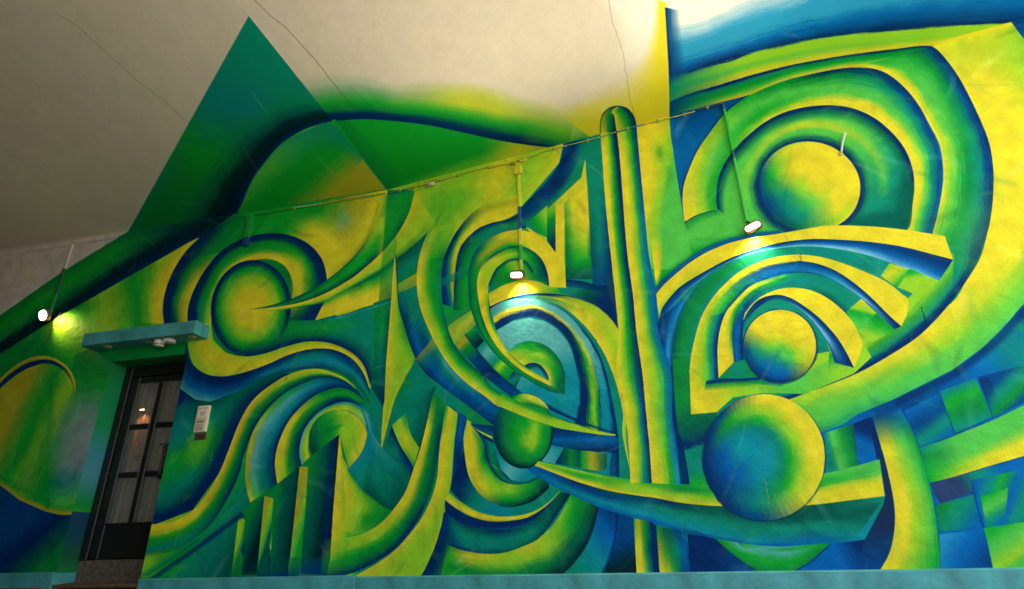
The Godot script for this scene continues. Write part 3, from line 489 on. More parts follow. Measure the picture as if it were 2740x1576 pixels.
	poly([1.99,1.142,2.355,1.065,2.345,.947,2.282,.928,1.904,1.02], [1.905,1.026,2.349,.994], "N0 D.2 E.3 D.48 G.52 O.7 D1", 0.45)
	rib([1.104,1.435,1.187,1.366,1.326,1.294], [1.104,1.435,1.217,1.31,1.34,1.234], "Y0 L.3 N.5 N1")
	poly([.614,.143,.769,.385,.861,.671,1.901,.445,2.26,.654,2.143,.383,2.012,.236,1.885,.132], [.828,.36,2.012,.225], "D0 E.2 G.4 E.7 D1", 0.45)
	rib([.898,.411,1.04,.364,1.247,.331,1.408,.333,1.579,.374,1.749,.447,1.881,.555,1.99,.699,2.033,.78], [.836,.141,1.044,.128,1.247,.104,1.482,.103,1.736,.122,1.911,.163,2.064,.288,2.171,.436,2.257,.648], "E0 G.4 G1|O0 M.15 E.6 G1|M0 L.3 E.7 L1|L0 L.3 E.7 E1|M0 L.35 E.6 K1|L0 L.3 D.7 K1|L0 G.3 D.8 K1|G0 E.5 K1")
	rib([.801,.717,.964,.603,1.135,.537,1.383,.516,1.583,.532,1.742,.607,1.934,.785], [.898,.411,1.04,.364,1.247,.331,1.408,.333,1.579,.374,1.749,.447,2.032,.768], "U0 N1|D0 T.4 T.8 U1|D0 T.4 t.7 D1|N0 T.5 T.8 D1|D0 T.5 D1|D0 D.6 N1|D0 K1")
	rib([.865,.782,1.006,.689,1.149,.622,1.315,.583,1.491,.582,1.651,.605,1.81,.684,1.934,.788], [.801,.717,.964,.603,1.135,.537,1.383,.514,1.583,.53,1.742,.604,1.936,.783], "N0 N1|N0 N.7 U1|N0 N.6 U1/.8|N0 N.6 U1/.6|N0 N1")
	rib([.784,.862,.798,.785,.868,.67], [.811,.86,.932,.741,1.007,.64], "N0 N1")
	rib([.791,.976,.9,.843,1.033,.749,1.176,.669,1.357,.623,1.519,.616,1.678,.64,1.825,.709,1.935,.799], [.788,.868,.873,.775,1.006,.686,1.149,.62,1.315,.582,1.491,.581,1.651,.603,1.81,.683,1.934,.785], "L0 M1|L0 Y.5 M1|M0 Y.5 O1|M0 M1|G0 M1")
	poly([1.891,.137,2.062,.256,2.169,.415,2.26,.654,2.407,.614,2.38,.451,2.312,.273,2.231,.139], [2.012,.225,2.37,.538], "T0 c.4 B.8 U1", 0.45)
	poly([2.407,.614,2.537,.564,2.51,.136,2.231,.139,2.312,.273,2.38,.451], [2.394,.537,2.479,.218], "U0 U.4 K1", 0.45)
	rib([2.407,.614,2.378,.451,2.309,.273,2.225,.139], [2.389,.615,2.357,.452,2.286,.273,2.202,.139], "N0 U1/0")
	rib([-.763,1.185,-.812,1.3,-.822,1.401,-.788,1.551,-.666,1.694,-.488,1.775,-.305,1.792,-.115,1.715,.018,1.55,.08,1.374,.049,1.21], [-.669,1.276,-.707,1.366,-.7,1.492,-.637,1.601,-.523,1.685,-.388,1.718,-.232,1.681,-.102,1.587,-.016,1.455,.004,1.332,-.061,1.171], "C0 L.4 M.8 G1|C0 L.5 M1|c0 L.5 M1|c0 L.5 C1|c0 C.5 c1")
	poly([-.145,1.757,.01,1.591,.136,1.321,.157,1.229,.231,1.161,.178,1.016,.025,.891,-.198,1.109,-.241,1.182,-.031,1.307,-.038,1.552], [-.12,1.679,.028,1.218], "c0 T.5 C.8 T1", 0.45)
	rib([-.34,1.46,-.311,1.117,-.282,.774,-.254,.489], [-.34,1.46,-.282,1.241,-.198,1.109,.025,.891,.36,.718,.212,.61,.028,.528,-.163,.496], "Y0 M1|Y0 M.3 L.6 E1|Y0 M.25 L.5 E.9 D1|M0 L.4 G.7 E1|M0 L1")
	rib([-.146,1.764,-.024,1.551,-.015,1.419,-.069,1.253,-.203,1.116], [-.076,1.772,.092,1.539,.157,1.229,.366,1.084,.508,.971,.36,.718,.025,.891,-.198,1.102], "D0 T1|c0 C.2 c.5 T1|c0 C.3 c.6 T1|c0 T.5 D1|c0 T.4 D1|c0 T1")
	rib([.715,1.764,.687,1.666,.647,1.472,.594,1.256,.526,1.059,.459,.88,.358,.744,.212,.61,.028,.528,-.163,.496,-.428,.485], [.838,1.65,.822,1.511,.795,1.307,.771,1.108,.734,.903,.666,.729,.554,.56,.383,.394,.162,.278,-.065,.197,-.381,.14], "E0 E1|Y0 M.2 E.5 N1|Y0 M.2 E.55 D1|Y0 M.25 E.6 N1|M0 L.3 G.5 E.7 N1|L0 L.3 G.5 E.7 N1|M0/0 L.3/.2 G.6/.5 N1/.8")
	rib([.847,1.637,.825,1.441,.797,1.239,.779,.977,.724,.789,.64,.643,.527,.512,.384,.382,.208,.278,-.092,.149], [.976,1.544,.948,1.294,.917,.879,.865,.769,.868,.67,.822,.526,.777,.385,.69,.223,.614,.143,.477,.11], "G0 M.3 L1|Y0 M.3 L1|Y0 M.4 L1|M0 M.4 L1|Y0 L.4 L.9 M1|M0 L.4 L1|M0 M.5 L1")
	rib([.858,.677,.825,.526,.772,.385,.69,.223,.636,.137], [.964,.618,.953,.498,.913,.37,.875,.232,.836,.135], "N0 U.5 E1/.3|N0 N.5 D1/.2|N0 D1/0")
	poly([1.866,1.33,2.416,1.198,2.464,1.176,2.444,1.061,2.118,1.111,1.859,1.178], [2.078,1.297,2.066,1.112], "N0 U.3 B.5 U.8 N1", 0.45)
	rib([1.819,1.51,2.082,1.37,2.333,1.255,2.443,1.217], [1.848,1.54,2.135,1.367,2.359,1.265,2.45,1.226], "N0 N1/.6")
	rib([1.656,1.208,1.656,1.208], [1.902,1.294,1.889,1.212,1.858,1.137,1.812,1.075,1.754,1.029,1.687,1.002,1.616,.996,1.544,1.012,1.477,1.049,1.419,1.104,1.374,1.176,1.346,1.258,1.336,1.346,1.347,1.433,1.377,1.513,1.425,1.581,1.487,1.629,1.558,1.656,1.634,1.66,1.708,1.639,1.776,1.597,1.832,1.536,1.873,1.462,1.897,1.38,1.902,1.294], "L0 L.3 G.6 E.85 K1|L0 L.3 G.55 E.85 K1|L0 G.35 E.65 K1|L0 G.3 E.55 K1|L0 G.3 E.6 N1|L0 G.35 E.6 D1|L0 G.4 E.8 D1|L0 L.4 G.8 E1|L0 L.3 G.6 E.85 K1", 0.4)
	rib([1.467,1.609,1.612,1.654,1.739,1.619,1.821,1.556,1.873,1.485], [1.466,1.561,1.61,1.566,1.722,1.534,1.818,1.497,1.873,1.485], "D0 E1|G0 L1|Y0 M.4 E1|Y0 L.5 D1|Y0 D1")
	rib([1.357,1.582,1.607,1.458,1.88,1.338,1.906,1.331], [1.424,1.682,1.539,1.614,1.817,1.464,1.897,1.423], "L0 L.5 G1|M0 L.5 E1|L0 L.5 G1")
	rib([1.734,1.008,1.926,.926,2.113,.849,2.355,.771,2.645,.71,2.671,.708,2.891,.655,3.105,.623,3.252,.613,3.416,.599,3.792,.594,4.004,.609,4.272,.63], [1.643,.993,1.819,.872,2.044,.754,2.26,.652,2.513,.563,2.651,.521,2.865,.454,3.103,.395,3.372,.344,3.547,.329,3.759,.337,3.947,.346,4.085,.357], "B0 B1|N0 U.3 c.7 B1|D0 U.3 c.7 B1|N0 T.35 c.7 B1|D0 D.2 T.5 c.85 U1|K0 D.35 T.6 c.9 B1|D0 D.3 T.6 B1|T0 D.4 T.8 c1")
	poly([4.272,.63,4.252,.579,4.085,.356,4.045,.378], [4.081,.377,4.258,.598], "c0 T1", 0.45)
	rib([1.753,1.049,1.93,1,2.182,.929,2.424,.87,2.855,.798,2.831,.799,2.975,.784,3.149,.772,3.443,.759,3.942,.806,4.15,.843,4.297,.875], [1.718,1.015,1.926,.926,2.113,.849,2.355,.771,2.645,.71,2.671,.708,2.891,.655,3.105,.623,3.252,.613,3.416,.599,3.792,.594,4.004,.609,4.272,.63], "L0 L.4 Y1|L0 G.4 M.8 Y1|G0 L.4 L.7 Y1|G0 E.3 L.6 Y1|L0 G.5 M1|g0 G.3 M.6 Y1|g0 g.3 M.6 Y1")
	rib([2.558,4.384,2.554,4.043,2.544,3.611,2.542,3.202,2.545,2.871,2.549,2.465,2.546,2.092,2.495,1.728,2.535,1.465,2.54,1.098,2.527,.82], [2.726,4.353,2.728,3.99,2.716,3.565,2.704,3.164,2.698,2.838,2.708,2.436,2.704,2.068,2.715,1.7,2.71,1.384,2.707,1.084,2.695,.81], "M0 M.2 L.4 E.6 N.85 N1|Y0 Y.2 L.4 E.65 N.85 N1|Y0 M.25 G.5 D.75 N1|M0 M.2 L.3 E.6 N.85 N1|Y0 L.25 G.5 D.75 N1|Y0 M.2 L.45 T.7 U.85 N1|Y0 M.2 L.4 T.7 N1")
	rib([2.726,4.353,2.728,3.99,2.716,3.565,2.704,3.164,2.698,2.838,2.708,2.436,2.704,2.068,2.715,1.7,2.71,1.384,2.707,1.084,2.695,.81], [2.931,4.331,2.919,3.933,2.908,3.514,2.898,3.118,2.892,2.797,2.909,2.399,2.898,2.038,2.954,1.669,2.912,1.267,2.919,1.044,2.914,.786], "Y0 L.35 G.6 D.8 U1|Y0 Y.25 L.45 E.7 U.88 U1|Y0 M.3 L.5 T.75 B1|Y0 M.25 g.5 T.7 B.9 B1|Y0 M.2 L.45 T.7 B.9 U1|Y0 L.35 g.6 T.8 B1|Y0 M.25 L.5 G.7 A.9 B1")
	rib([2.524,.559,2.517,.373,2.507,.146], [2.659,.527,2.649,.338,2.643,.145], "G0 O.2 E.7 N1|M0 M.3 E.6 N1|Y0 M.4 T.75 N1")
	rib([2.659,.527,2.649,.338,2.643,.145], [2.698,.494,2.688,.337,2.678,.145], "N0 N1")
	rib([2.693,.494,2.688,.337,2.682,.15], [2.908,.447,2.909,.311,2.908,.147], "E0 D.3 U.8 B1|O0 E.4 T.6 B.9 U1|Y0 M.3 E.55 U.75 U1")
	rib([3.547,.939,3.547,.939], [3.967,.908,3.929,.794,3.867,.69,3.784,.604,3.686,.539,3.579,.5,3.468,.49,3.36,.509,3.262,.557,3.182,.633,3.124,.732,3.095,.848,3.097,.973,3.131,1.099,3.195,1.214,3.285,1.311,3.394,1.381,3.513,1.419,3.633,1.423,3.745,1.393,3.84,1.332,3.913,1.246,3.96,1.142,3.978,1.026,3.967,.908], "N0 N.93 N.965/.9 D1/0", 0.4)
	rib([3.469,.973,3.469,.973], [3.957,.914,3.92,.801,3.859,.7,3.778,.615,3.683,.551,3.578,.513,3.47,.502,3.365,.521,3.271,.569,3.192,.644,3.137,.741,3.109,.855,3.111,.978,3.144,1.101,3.207,1.214,3.294,1.309,3.4,1.378,3.516,1.416,3.632,1.42,3.741,1.39,3.834,1.331,3.905,1.246,3.95,1.144,3.968,1.03,3.957,.914], "c0 c.25 T.4 G.52 L.64 Y.8 Y1|c0 c.28 T.45 G.6 L.75 M.9 M1|c0 c.35 t.55 T.75 U1|c0 B.4 U.75 N1|c0 c.3 B.55 U.8 N1|c0 c.3 t.5 G.75 U.95 N1|c0 c.2 t.4 G.55 L.7 Y.88 Y1|c0 c.22 T.42 L.6 Y.8 Y1|c0 c.25 T.4 G.52 L.64 Y.8 Y1", 0.4)
	crack([4.826,1.947,4.825,1.888,4.824,1.806], 1.8, Color(0.02, 0.12, 0.16, 0.8), 7)
	crack([4.112,2.549,4.104,2.482], 1.4, Color(0.02, 0.12, 0.12, 0.5), 8)
	crack([4.138,2.459,4.128,2.369], 1.6, Color(0.1, 0.2, 0.2, 0.4), 9)
	brush_marks(420, 60)
	drips(36, 80)
	speckle(700, 40, 1.0)

func paint_left_wall() -> void:
	start_canvas(-6.5, 0.03, 0.1, 4.36, 250, "0b8036")
	poly([-6.017,4.295,-.158,4.387,-.007,2.877,.149,-.018,-4.165,.007], [-5.95,4.765,-5.945,4.765], "E0 E1", 0.45)
	poly([-6.017,4.295,-3.629,4.356,-3.595,4.238,-5.529,3.164], [-5.95,4.765,-5.945,4.765], "w0 w1", 0)
	poly([-5.248,2.698,-4.471,3.115,-3.811,3.428,-3.153,3.739,-2.493,4.031,-2.825,3.321,-2.75,2.891,-3.924,2.635,-3.809,1.787,-4.763,1.562], [-4.653,2.578,-2.695,3.371], "E0 G.35 L.55 G.75 L.92 Y1", 0.45)
	rib([-2.493,4.031,-2.784,3.585,-2.825,3.321,-2.801,3.089,-2.736,2.905], [-2.845,3.978,-3.152,3.6,-3.188,3.333,-3.168,3.132,-3.098,2.946], "Y0 Y.15 M.35 L.7/.5 L1/0")
	rib([-4.304,3.08,-4.304,3.08], [-3.639,2.686,-3.683,2.619,-3.757,2.575,-3.857,2.555,-3.977,2.562,-4.108,2.593,-4.244,2.649,-4.375,2.726,-4.492,2.82,-4.587,2.923,-4.653,3.03,-4.684,3.133,-4.677,3.224,-4.633,3.296,-4.554,3.343,-4.446,3.363,-4.317,3.353,-4.178,3.315,-4.038,3.252,-3.908,3.169,-3.795,3.073,-3.708,2.969,-3.651,2.866,-3.628,2.769,-3.639,2.686], "M0/.95 L.4/.7 G1/0", 0.4)  # yellow patch put into the green to warm the left floodlight's pool of light
	rib([-5.442,3.249,-5.326,3.316,-4.527,3.822,-3.679,4.258,-3.186,4.435,-2.221,4.461], [-5.21,2.701,-5.098,2.766,-4.471,3.115,-3.811,3.428,-3.153,3.739,-2.493,4.031,-1.94,4.123], "E0 E.1 G.3 E.55 K.8 K1|E0 G.3 G.45 E.6 K.85 K1|E0 G.3 E.5 K.75 N1|D0 D.4 K.7 N1|K0 K1")
	poly([-2.066,4.267,.009,4.268,.019,4.118,-.083,3.703,-.297,3.375,-.728,3.436,-1.354,3.9,-1.999,3.801,-2.526,4.005], [-1.804,4.224,-.196,3.72], "G0 G.3 G.5 O.8 M1", 0.45)
	rib([-.546,3.943,-.546,3.943], [-.393,3.857,-.407,3.801,-.43,3.752,-.459,3.715,-.493,3.692,-.53,3.684,-.567,3.691,-.601,3.713,-.632,3.75,-.655,3.798,-.67,3.854,-.676,3.916,-.673,3.977,-.659,4.035,-.636,4.085,-.607,4.124,-.572,4.148,-.534,4.157,-.496,4.148,-.461,4.124,-.431,4.086,-.408,4.036,-.393,3.979,-.388,3.918,-.393,3.857], "C0/.5 C.4/.4 C1/0", 0.4)
	rib([-2.493,4.031,-2.667,3.845,-2.784,3.585,-2.825,3.321,-2.801,3.089,-2.736,2.905], [-1.875,4.148,-2.079,3.76,-2.28,3.55,-2.398,3.3,-2.433,3.077,-2.411,2.885], "N0 N.15 G.4 G1|N0 N.2 G.5 G.8 M1|N0 N.2 E.4 O.8 Y1|N0 N.25 E.4 M.75 Y1|N0 N.3 D.5 O.8 M1")
	poly([-2.505,4.028,-2.039,4.263,-1.882,4.237,-1.805,3.821,-2.118,3.769,-2.718,3.716], [-2.41,4.064,-1.964,3.746], "N0 E.4 G1", 0.45)
	rib([-1.316,3.892,-.995,3.734,-.772,3.504,-.671,3.267,-.635,3.014], [-1.265,4.226,-.71,4.063,-.355,3.736,-.233,3.427,-.367,3.226], "G0 G1/0|M0 M.4 O1/0|Y0 Y.4 O1/0|M0 M.4 O1|O0 O1")
	rib([-2.404,2.853,-2.443,3.079,-2.416,3.302,-2.316,3.555,-2.151,3.77,-1.899,3.905,-1.594,3.935,-1.316,3.892,-.995,3.734,-.772,3.504,-.671,3.267,-.635,3.014,-.671,2.808,-.741,2.716], [-2.077,2.817,-2.101,3.006,-2.087,3.212,-2.008,3.407,-1.847,3.541,-1.636,3.588,-1.396,3.554,-1.213,3.436,-1.106,3.261,-1.073,3.1,-1.081,2.978,-1.105,2.889,-1.148,2.804,-1.173,2.761], "N0 N.3 T.5 L.85 M1|N0 N.25 E.45 G.65 Y1|N0 N.2 E.35 G.6 M.85 Y1|N0 N.15 E.35 G.6 Y.85 Y1|N0 N.12 G.35 G.6 Y.85 Y1|N0 N.2 G.4 M.7 Y1|N0 N.2 E.45 M.8 O1|N0 N.3 D.6 E1")
	poly([-1.561,2.805,-.741,2.716,-.054,2.809,.052,1.774,-.272,2.28,-.794,2.472,-1.3,2.394,-1.547,2.381,-1.264,2.549], [-1.036,2.468,-.146,2.461], "E0 T.5 T1", 0.45)
	rib([-1.559,2.973,-1.559,2.973], [-1.058,2.831,-1.075,2.688,-1.125,2.565,-1.204,2.468,-1.308,2.404,-1.43,2.377,-1.564,2.388,-1.7,2.436,-1.83,2.521,-1.946,2.637,-2.041,2.778,-2.105,2.935,-2.135,3.097,-2.126,3.252,-2.079,3.389,-1.996,3.497,-1.883,3.568,-1.749,3.595,-1.604,3.577,-1.46,3.516,-1.326,3.417,-1.214,3.29,-1.128,3.142,-1.076,2.986,-1.058,2.831], "Y0 Y.15 M.4 L.6 G.8 N.93 N1|Y0 Y.15 M.4 L.6 G.8 E.95/.5 E1/0|Y0 Y.15 M.4 L.6 G.8 N.95/.9 N1/.7|Y0 Y.15 M.4 L.6 G.8 N.93 N1|Y0 Y.15 M.4 L.6 G.8 N.93 N1|Y0 Y.15 M.4 L.6 G.8 N.93 N1|Y0 Y.15 M.4 L.6 G.8 N.93 N1|Y0 Y.15 M.4 L.6 G.8 N.93 N1|Y0 Y.15 M.4 L.6 G.8 N.93 N1", 0.4)
	rib([-1.547,2.381,-1.3,2.394,-1.033,2.453,-.795,2.478,-.521,2.43,-.275,2.307,-.118,2.156,-.016,1.935], [-1.606,2.526,-1.328,2.556,-1.058,2.615,-.785,2.63,-.479,2.582,-.233,2.47,-.047,2.312,.023,2.143], "N0 N.2/.8 D.6/.5 T1/0")
	rib([-.603,2.624,-.603,2.624], [-.107,2.623,-.116,2.589,-.158,2.556,-.229,2.527,-.325,2.503,-.44,2.487,-.567,2.478,-.698,2.479,-.822,2.488,-.933,2.506,-1.023,2.531,-1.083,2.562,-1.111,2.596,-1.104,2.631,-1.062,2.665,-.988,2.695,-.887,2.72,-.767,2.736,-.637,2.744,-.505,2.742,-.381,2.732,-.273,2.713,-.188,2.687,-.132,2.657,-.107,2.623], "G0/.7 G.4/.45 E1/0", 0.4)
	poly([-2.415,2.901,-2.077,2.817,-2.013,2.627,-1.816,2.459,-2.173,2.318,-2.345,2.631], [-2.362,2.848,-1.967,2.563], "L0 M.5 L1", 0.45)
	rib([-2.077,2.817,-2.013,2.627,-1.816,2.459,-1.547,2.381,-1.3,2.394,-1.033,2.453,-.795,2.478,-.521,2.43,-.275,2.307,-.118,2.156,-.014,1.922], [-2.414,2.854,-2.337,2.6,-2.193,2.334,-1.989,2.215,-1.759,2.177,-1.544,2.198,-1.277,2.258,-1.017,2.346,-.782,2.386,-.514,2.364,-.269,2.246,-.111,2.07,-.023,1.888], "L0 M.5 L1|M0 M.5 L1|L0 M.5 M1|L0 M.5 Y1|O0 M.5 M1|O0 M1")
	rib([-2.362,2.633,-2.285,2.446,-2.173,2.318,-1.989,2.215,-1.759,2.177,-1.544,2.198,-1.277,2.258,-1.017,2.346,-.782,2.386,-.514,2.364,-.269,2.246,-.111,2.07,-.022,1.883], [-2.333,2.102,-2.23,2.009,-2.088,1.947,-1.89,1.907,-1.708,1.926,-1.48,2.017,-1.251,2.1,-1.018,2.151,-.754,2.174,-.487,2.136,-.245,2.007,-.09,1.837,-.004,1.728], "N0 N.3 U.6 C1|N0 N.25 B.65 C1|N0 N.3 U.7 c1|N0 U.3 c.6 U1|N0 T.3 c.6 U1|N0 U.3 c.6 D1|N0 T.5 D1")
	poly([-2.39,2.135,-2.087,1.942,-1.89,1.904,-1.48,2.017,-1.251,2.1,-1.477,1.68,-1.615,1.178,-1.855,.801,-2.282,.673,-2.34,.723], [-2.334,1.905,-1.879,.778], "N0 D.1 T.3 G.5 T.75 N1", 0.45)
	rib([-1.913,1.448,-1.913,1.448], [-1.702,1.36,-1.734,1.293,-1.777,1.236,-1.829,1.195,-1.887,1.17,-1.947,1.163,-2.004,1.176,-2.056,1.207,-2.099,1.255,-2.129,1.316,-2.145,1.387,-2.145,1.463,-2.129,1.538,-2.098,1.608,-2.054,1.667,-2,1.711,-1.94,1.737,-1.878,1.743,-1.819,1.728,-1.766,1.694,-1.725,1.643,-1.696,1.58,-1.683,1.508,-1.685,1.433,-1.702,1.36], "L0/.6 L.4/.4 G1/0", 0.4)
	rib([-2.221,1.706,-2.221,1.706], [-1.989,1.622,-2.002,1.545,-2.028,1.477,-2.063,1.423,-2.107,1.386,-2.155,1.369,-2.206,1.372,-2.255,1.396,-2.299,1.438,-2.336,1.497,-2.363,1.569,-2.378,1.649,-2.38,1.732,-2.368,1.811,-2.343,1.882,-2.307,1.939,-2.262,1.978,-2.211,1.996,-2.159,1.992,-2.108,1.965,-2.063,1.919,-2.027,1.857,-2.002,1.783,-1.989,1.703,-1.989,1.622], "t0/.8 t.5/.5 T1/0", 0.4)
	rib([-2.282,.676,-2.038,.708,-1.854,.796,-1.715,.958,-1.614,1.173,-1.546,1.421,-1.476,1.675,-1.363,1.88,-1.178,2.027,-.955,2.131], [-2.349,.867,-2.184,.934,-2.057,1.026,-1.946,1.195,-1.87,1.394,-1.804,1.65,-1.725,1.859,-1.576,2.039,-1.378,2.133,-1.143,2.181], "N0 N.4 D.7/.7 E1/0|N0 N.3 D.6/.6 E1/0|N0 D.5/.7 E1/0")
	poly([-2.422,.583,-2.282,.673,-1.855,.801,-1.566,1.225,-1.3,1.361,-1.207,.847,-1.273,.18,-2.343,.194], [-2.04,.713,-1.368,.245], "L0 G.3 T.6 D1", 0.45)
	rib([-2.328,.677,-2.038,.708,-1.854,.796,-1.715,.958,-1.614,1.173,-1.546,1.421,-1.476,1.675,-1.363,1.88,-1.178,2.027,-.955,2.131,-.694,2.163,-.454,2.1,-.242,1.975,-.079,1.78], [-2.364,.374,-1.971,.434,-1.644,.631,-1.492,.858,-1.395,1.094,-1.364,1.314,-1.316,1.534,-1.204,1.735,-1.025,1.907,-.819,2.003,-.593,2.059,-.389,2.027,-.179,1.904,-.071,1.779], "Y0 M.2 G.5 T.8 D1/.2|Y0 M.3 G.5 T.8 D1/.6|Y0 O.25 G.5 D.8 N1|Y0 O.25 E.5 N1|M0 L.3 E.6 N1|M0 L.4 D.7 N1|M0 L.6 D1")
	rib([-1.207,.847,-1.271,.968,-1.312,1.114,-1.334,1.312,-1.302,1.539,-1.19,1.739,-1.011,1.911,-.819,2.003,-.593,2.059,-.389,2.027,-.179,1.904,-.062,1.771], [-.932,1,-.973,1.122,-.995,1.22,-.988,1.392,-.908,1.615,-.76,1.785,-.628,1.875,-.491,1.922,-.35,1.931,-.204,1.877,-.085,1.785,-.008,1.69], "M0 g.2 T.6 N1|O0 C.3 t.6 N1|M0 C.3 c.7 N1|G0 C.4 c.7 N1|T0 c.4 U.8 N1|N0 U.4 N1|N0 U.4 N1")
	rib([-.932,1,-.973,1.122,-.995,1.22,-.988,1.392,-.908,1.615,-.76,1.785,-.628,1.875,-.491,1.922,-.35,1.931,-.204,1.877,-.085,1.785,.04,1.662], [-.688,1.167,-.731,1.278,-.74,1.377,-.71,1.525,-.602,1.67,-.443,1.756,-.278,1.78,-.106,1.71,.017,1.551,.079,1.449], "M0 L.3 E.6 N1|Y0 M.3 E.6 N1|M0 M.25 G.5 N1|E0 G.4 N.8 N1|E0 G.4 N1|G0 E.4 N1")
	rib([-.688,1.167,-.731,1.278,-.74,1.377,-.71,1.525,-.602,1.67,-.443,1.756,-.278,1.78,-.106,1.71,.017,1.551,.074,1.376,.046,1.211], [-.604,1.259,-.638,1.346,-.632,1.47,-.576,1.579,-.475,1.666,-.353,1.703,-.212,1.672,-.094,1.584,-.015,1.455,.004,1.332,-.056,1.169], "C0 L.4 M.8 G1|C0 L.5 M1|c0 L.5 M1|c0 L.5 C1|c0 C.5 c1")
	poly([-.133,1.751,.01,1.592,.125,1.325,.145,1.233,.214,1.167,.164,1.019,.023,.892,-.181,1.104,-.22,1.176,-.029,1.306,-.035,1.551], [-.11,1.674,.026,1.218], "c0 T.5 C.8 T1", 0.45)
	rib([-.281,1.547,-.281,1.547], [-.001,1.381,-.005,1.306,-.03,1.239,-.074,1.183,-.135,1.141,-.208,1.116,-.288,1.111,-.372,1.125,-.452,1.157,-.525,1.207,-.584,1.27,-.626,1.343,-.648,1.421,-.647,1.499,-.623,1.57,-.578,1.63,-.515,1.674,-.438,1.699,-.353,1.703,-.267,1.686,-.185,1.65,-.113,1.597,-.056,1.531,-.018,1.458,-.001,1.381], "L0 L.4 M.85 M1|L0 L.5 M.85 M1|L0 L.4 G.7 D1|L0 G.4 E.7 K1|G0 E.5 D1|L0 G.5 E1|L0 L.6 L1|L0 L.6 M1|L0 L.4 M.85 M1", 0.4)
	poly([-1.321,.712,-1.207,.847,-.928,1.012,-.702,1.168,-.604,1.259,-.312,1.449,-.15,1.057,.132,.182,-1.3,.18], [-1.19,.754,-.187,.186], "E0 E.5 D1", 0.45)
	poly([-.312,1.454,-.253,1.228,-.167,1.093,.107,.841,.197,.597,.108,.182,-.287,.187,-.337,.836], [-.337,1.066,.138,.707], "Y0 M.35 L.7 E1", 0.45)
	rib([-.31,1.449,-.284,1.11,-.257,.77,-.232,.487], [-.31,1.449,-.258,1.234,-.181,1.104,.023,.892,.334,.722,.196,.612,.026,.528,-.149,.495], "Y0 M1|Y0 M.3 L.6 E1|Y0 M.25 L.5 E.9 D1|M0 L.4 G.7 E1|M0 L1")
	rib([-.134,1.759,-.022,1.55,-.014,1.419,-.063,1.251,-.185,1.112], [-.07,1.769,.085,1.542,.145,1.233,.34,1.092,.473,.98,.334,.722,.023,.892,-.181,1.098], "D0 T1|c0 C.2 c.5 T1|c0 C.3 c.6 T1|c0 T.5 D1|c0 T.4 D1|c0 T1")
	poly([-.337,.613,-.046,.518,.145,.62,.182,.161,-.537,.17,-.985,.522], [-.866,.453,.046,.326], "D0 E.3 L.6 G1", 0.45)
	rib([-1.062,.658,-.981,.499,-.789,.3,-.511,.166,-.061,.16], [-.905,.698,-.8,.539,-.618,.382,-.375,.293,-.028,.328], "M0/.7 E.5/.3 E1/0|M0 L.3 E1/0|Y0 L.4 G1/0|L0 L.4 G1/0")
	rib([-1.145,.661,-1.035,.501,-.842,.301,-.562,.166], [-1.237,.417,-1.097,.241,-.952,.171,-.811,.111], "N0 N.4 U1|N0 N1|N0 U1")
	poly([-.617,1.248,-.312,1.454,-.279,.333,-.312,.188,-.567,.202,-.617,.847], [-.608,1.08,-.307,1.042], "E0 D.5 K1", 0.45)
	rib([-.312,1.454,-.307,1.159,-.298,.723,-.284,.333], [-.452,1.36,-.444,1.072,-.429,.727,-.406,.335], "K0 N.3/.9 D1/0")
	rib([-.312,1.454,-.307,1.159,-.298,.723,-.28,.301], [-.277,1.301,-.222,1.038,-.168,.718,-.127,.33], "Y0 M1|Y0 M.5 L1|Y0 M.5 L1/.5|Y0 L1/0")
	poly([-.953,.997,-.713,1.166,-.685,.85,-.701,.235,-.89,.196], [-.949,.632,-.652,.623], "E0 D.4 K1", 0.45)
	poly([-.71,1.166,-.618,1.156,-.586,.621,-.578,.191,-.694,.193], [-.706,.625,-.583,.599], "O0 L.4 g.7 G1", 0.45)
	poly([-1.224,.79,-1.06,.905,-1.045,.635,-1.024,.208,-1.183,.2], [-1.224,.641,-1.037,.59], "E0 D.5 K1", 0.45)
	poly([-1.06,.902,-.956,.875,-.93,.52,-.903,.196,-1.024,.208], [-1.058,.636,-.932,.609], "O0 L.4 g.7 D1", 0.45)
	poly([-1.316,.712,-1.239,.691,-1.225,.351,-1.219,.179,-1.287,.18], [-1.328,.531,-1.213,.505], "L0 L.5 E1", 0.45)
	poly([-1.335,.354,-.304,.333,-.282,.146,-1.296,.159], [-.859,.409,-.792,.153], "D0/0 D.5/.4 U1/.7", 0.45)
	rib([-2.226,.192,-1.803,.452,-1.306,.781], [-2.082,.19,-1.684,.427,-1.237,.71], "U0/0 D.4 U.6 T1/0|N0/0 N.5 N1/0")
	rib([-2.229,.203,-1.954,.366,-1.704,.518], [-2.405,.206,-2.07,.368,-1.772,.565], "D0/.6 T.5/.6 T1/0")
	poly([-3.88,2.506,-3.345,2.517,-3.28,1.751,-3.3,.803,-3.64,.84,-4.174,2.105], [-3.582,2.478,-3.211,.825], "E0 G.2 T.4 H.6 t.75 g.9 G1", 0.45)
	poly([-5.023,2.171,-4.909,2.31,-4.753,2.444,-4.594,2.524,-4.382,2.565,-4.203,2.536,-3.99,2.423,-3.831,2.257,-3.753,2.155,-3.635,1.889,-3.534,1.491,-3.475,1.22,-3.452,.96,-3.497,.81,-3.711,.853,-4.098,.98,-4.412,1.139,-4.642,1.277], [-4.813,1.855,-3.468,1.596], "O0 O.12 G.4 L.6 G.78/.8 G1/0", 0.45)
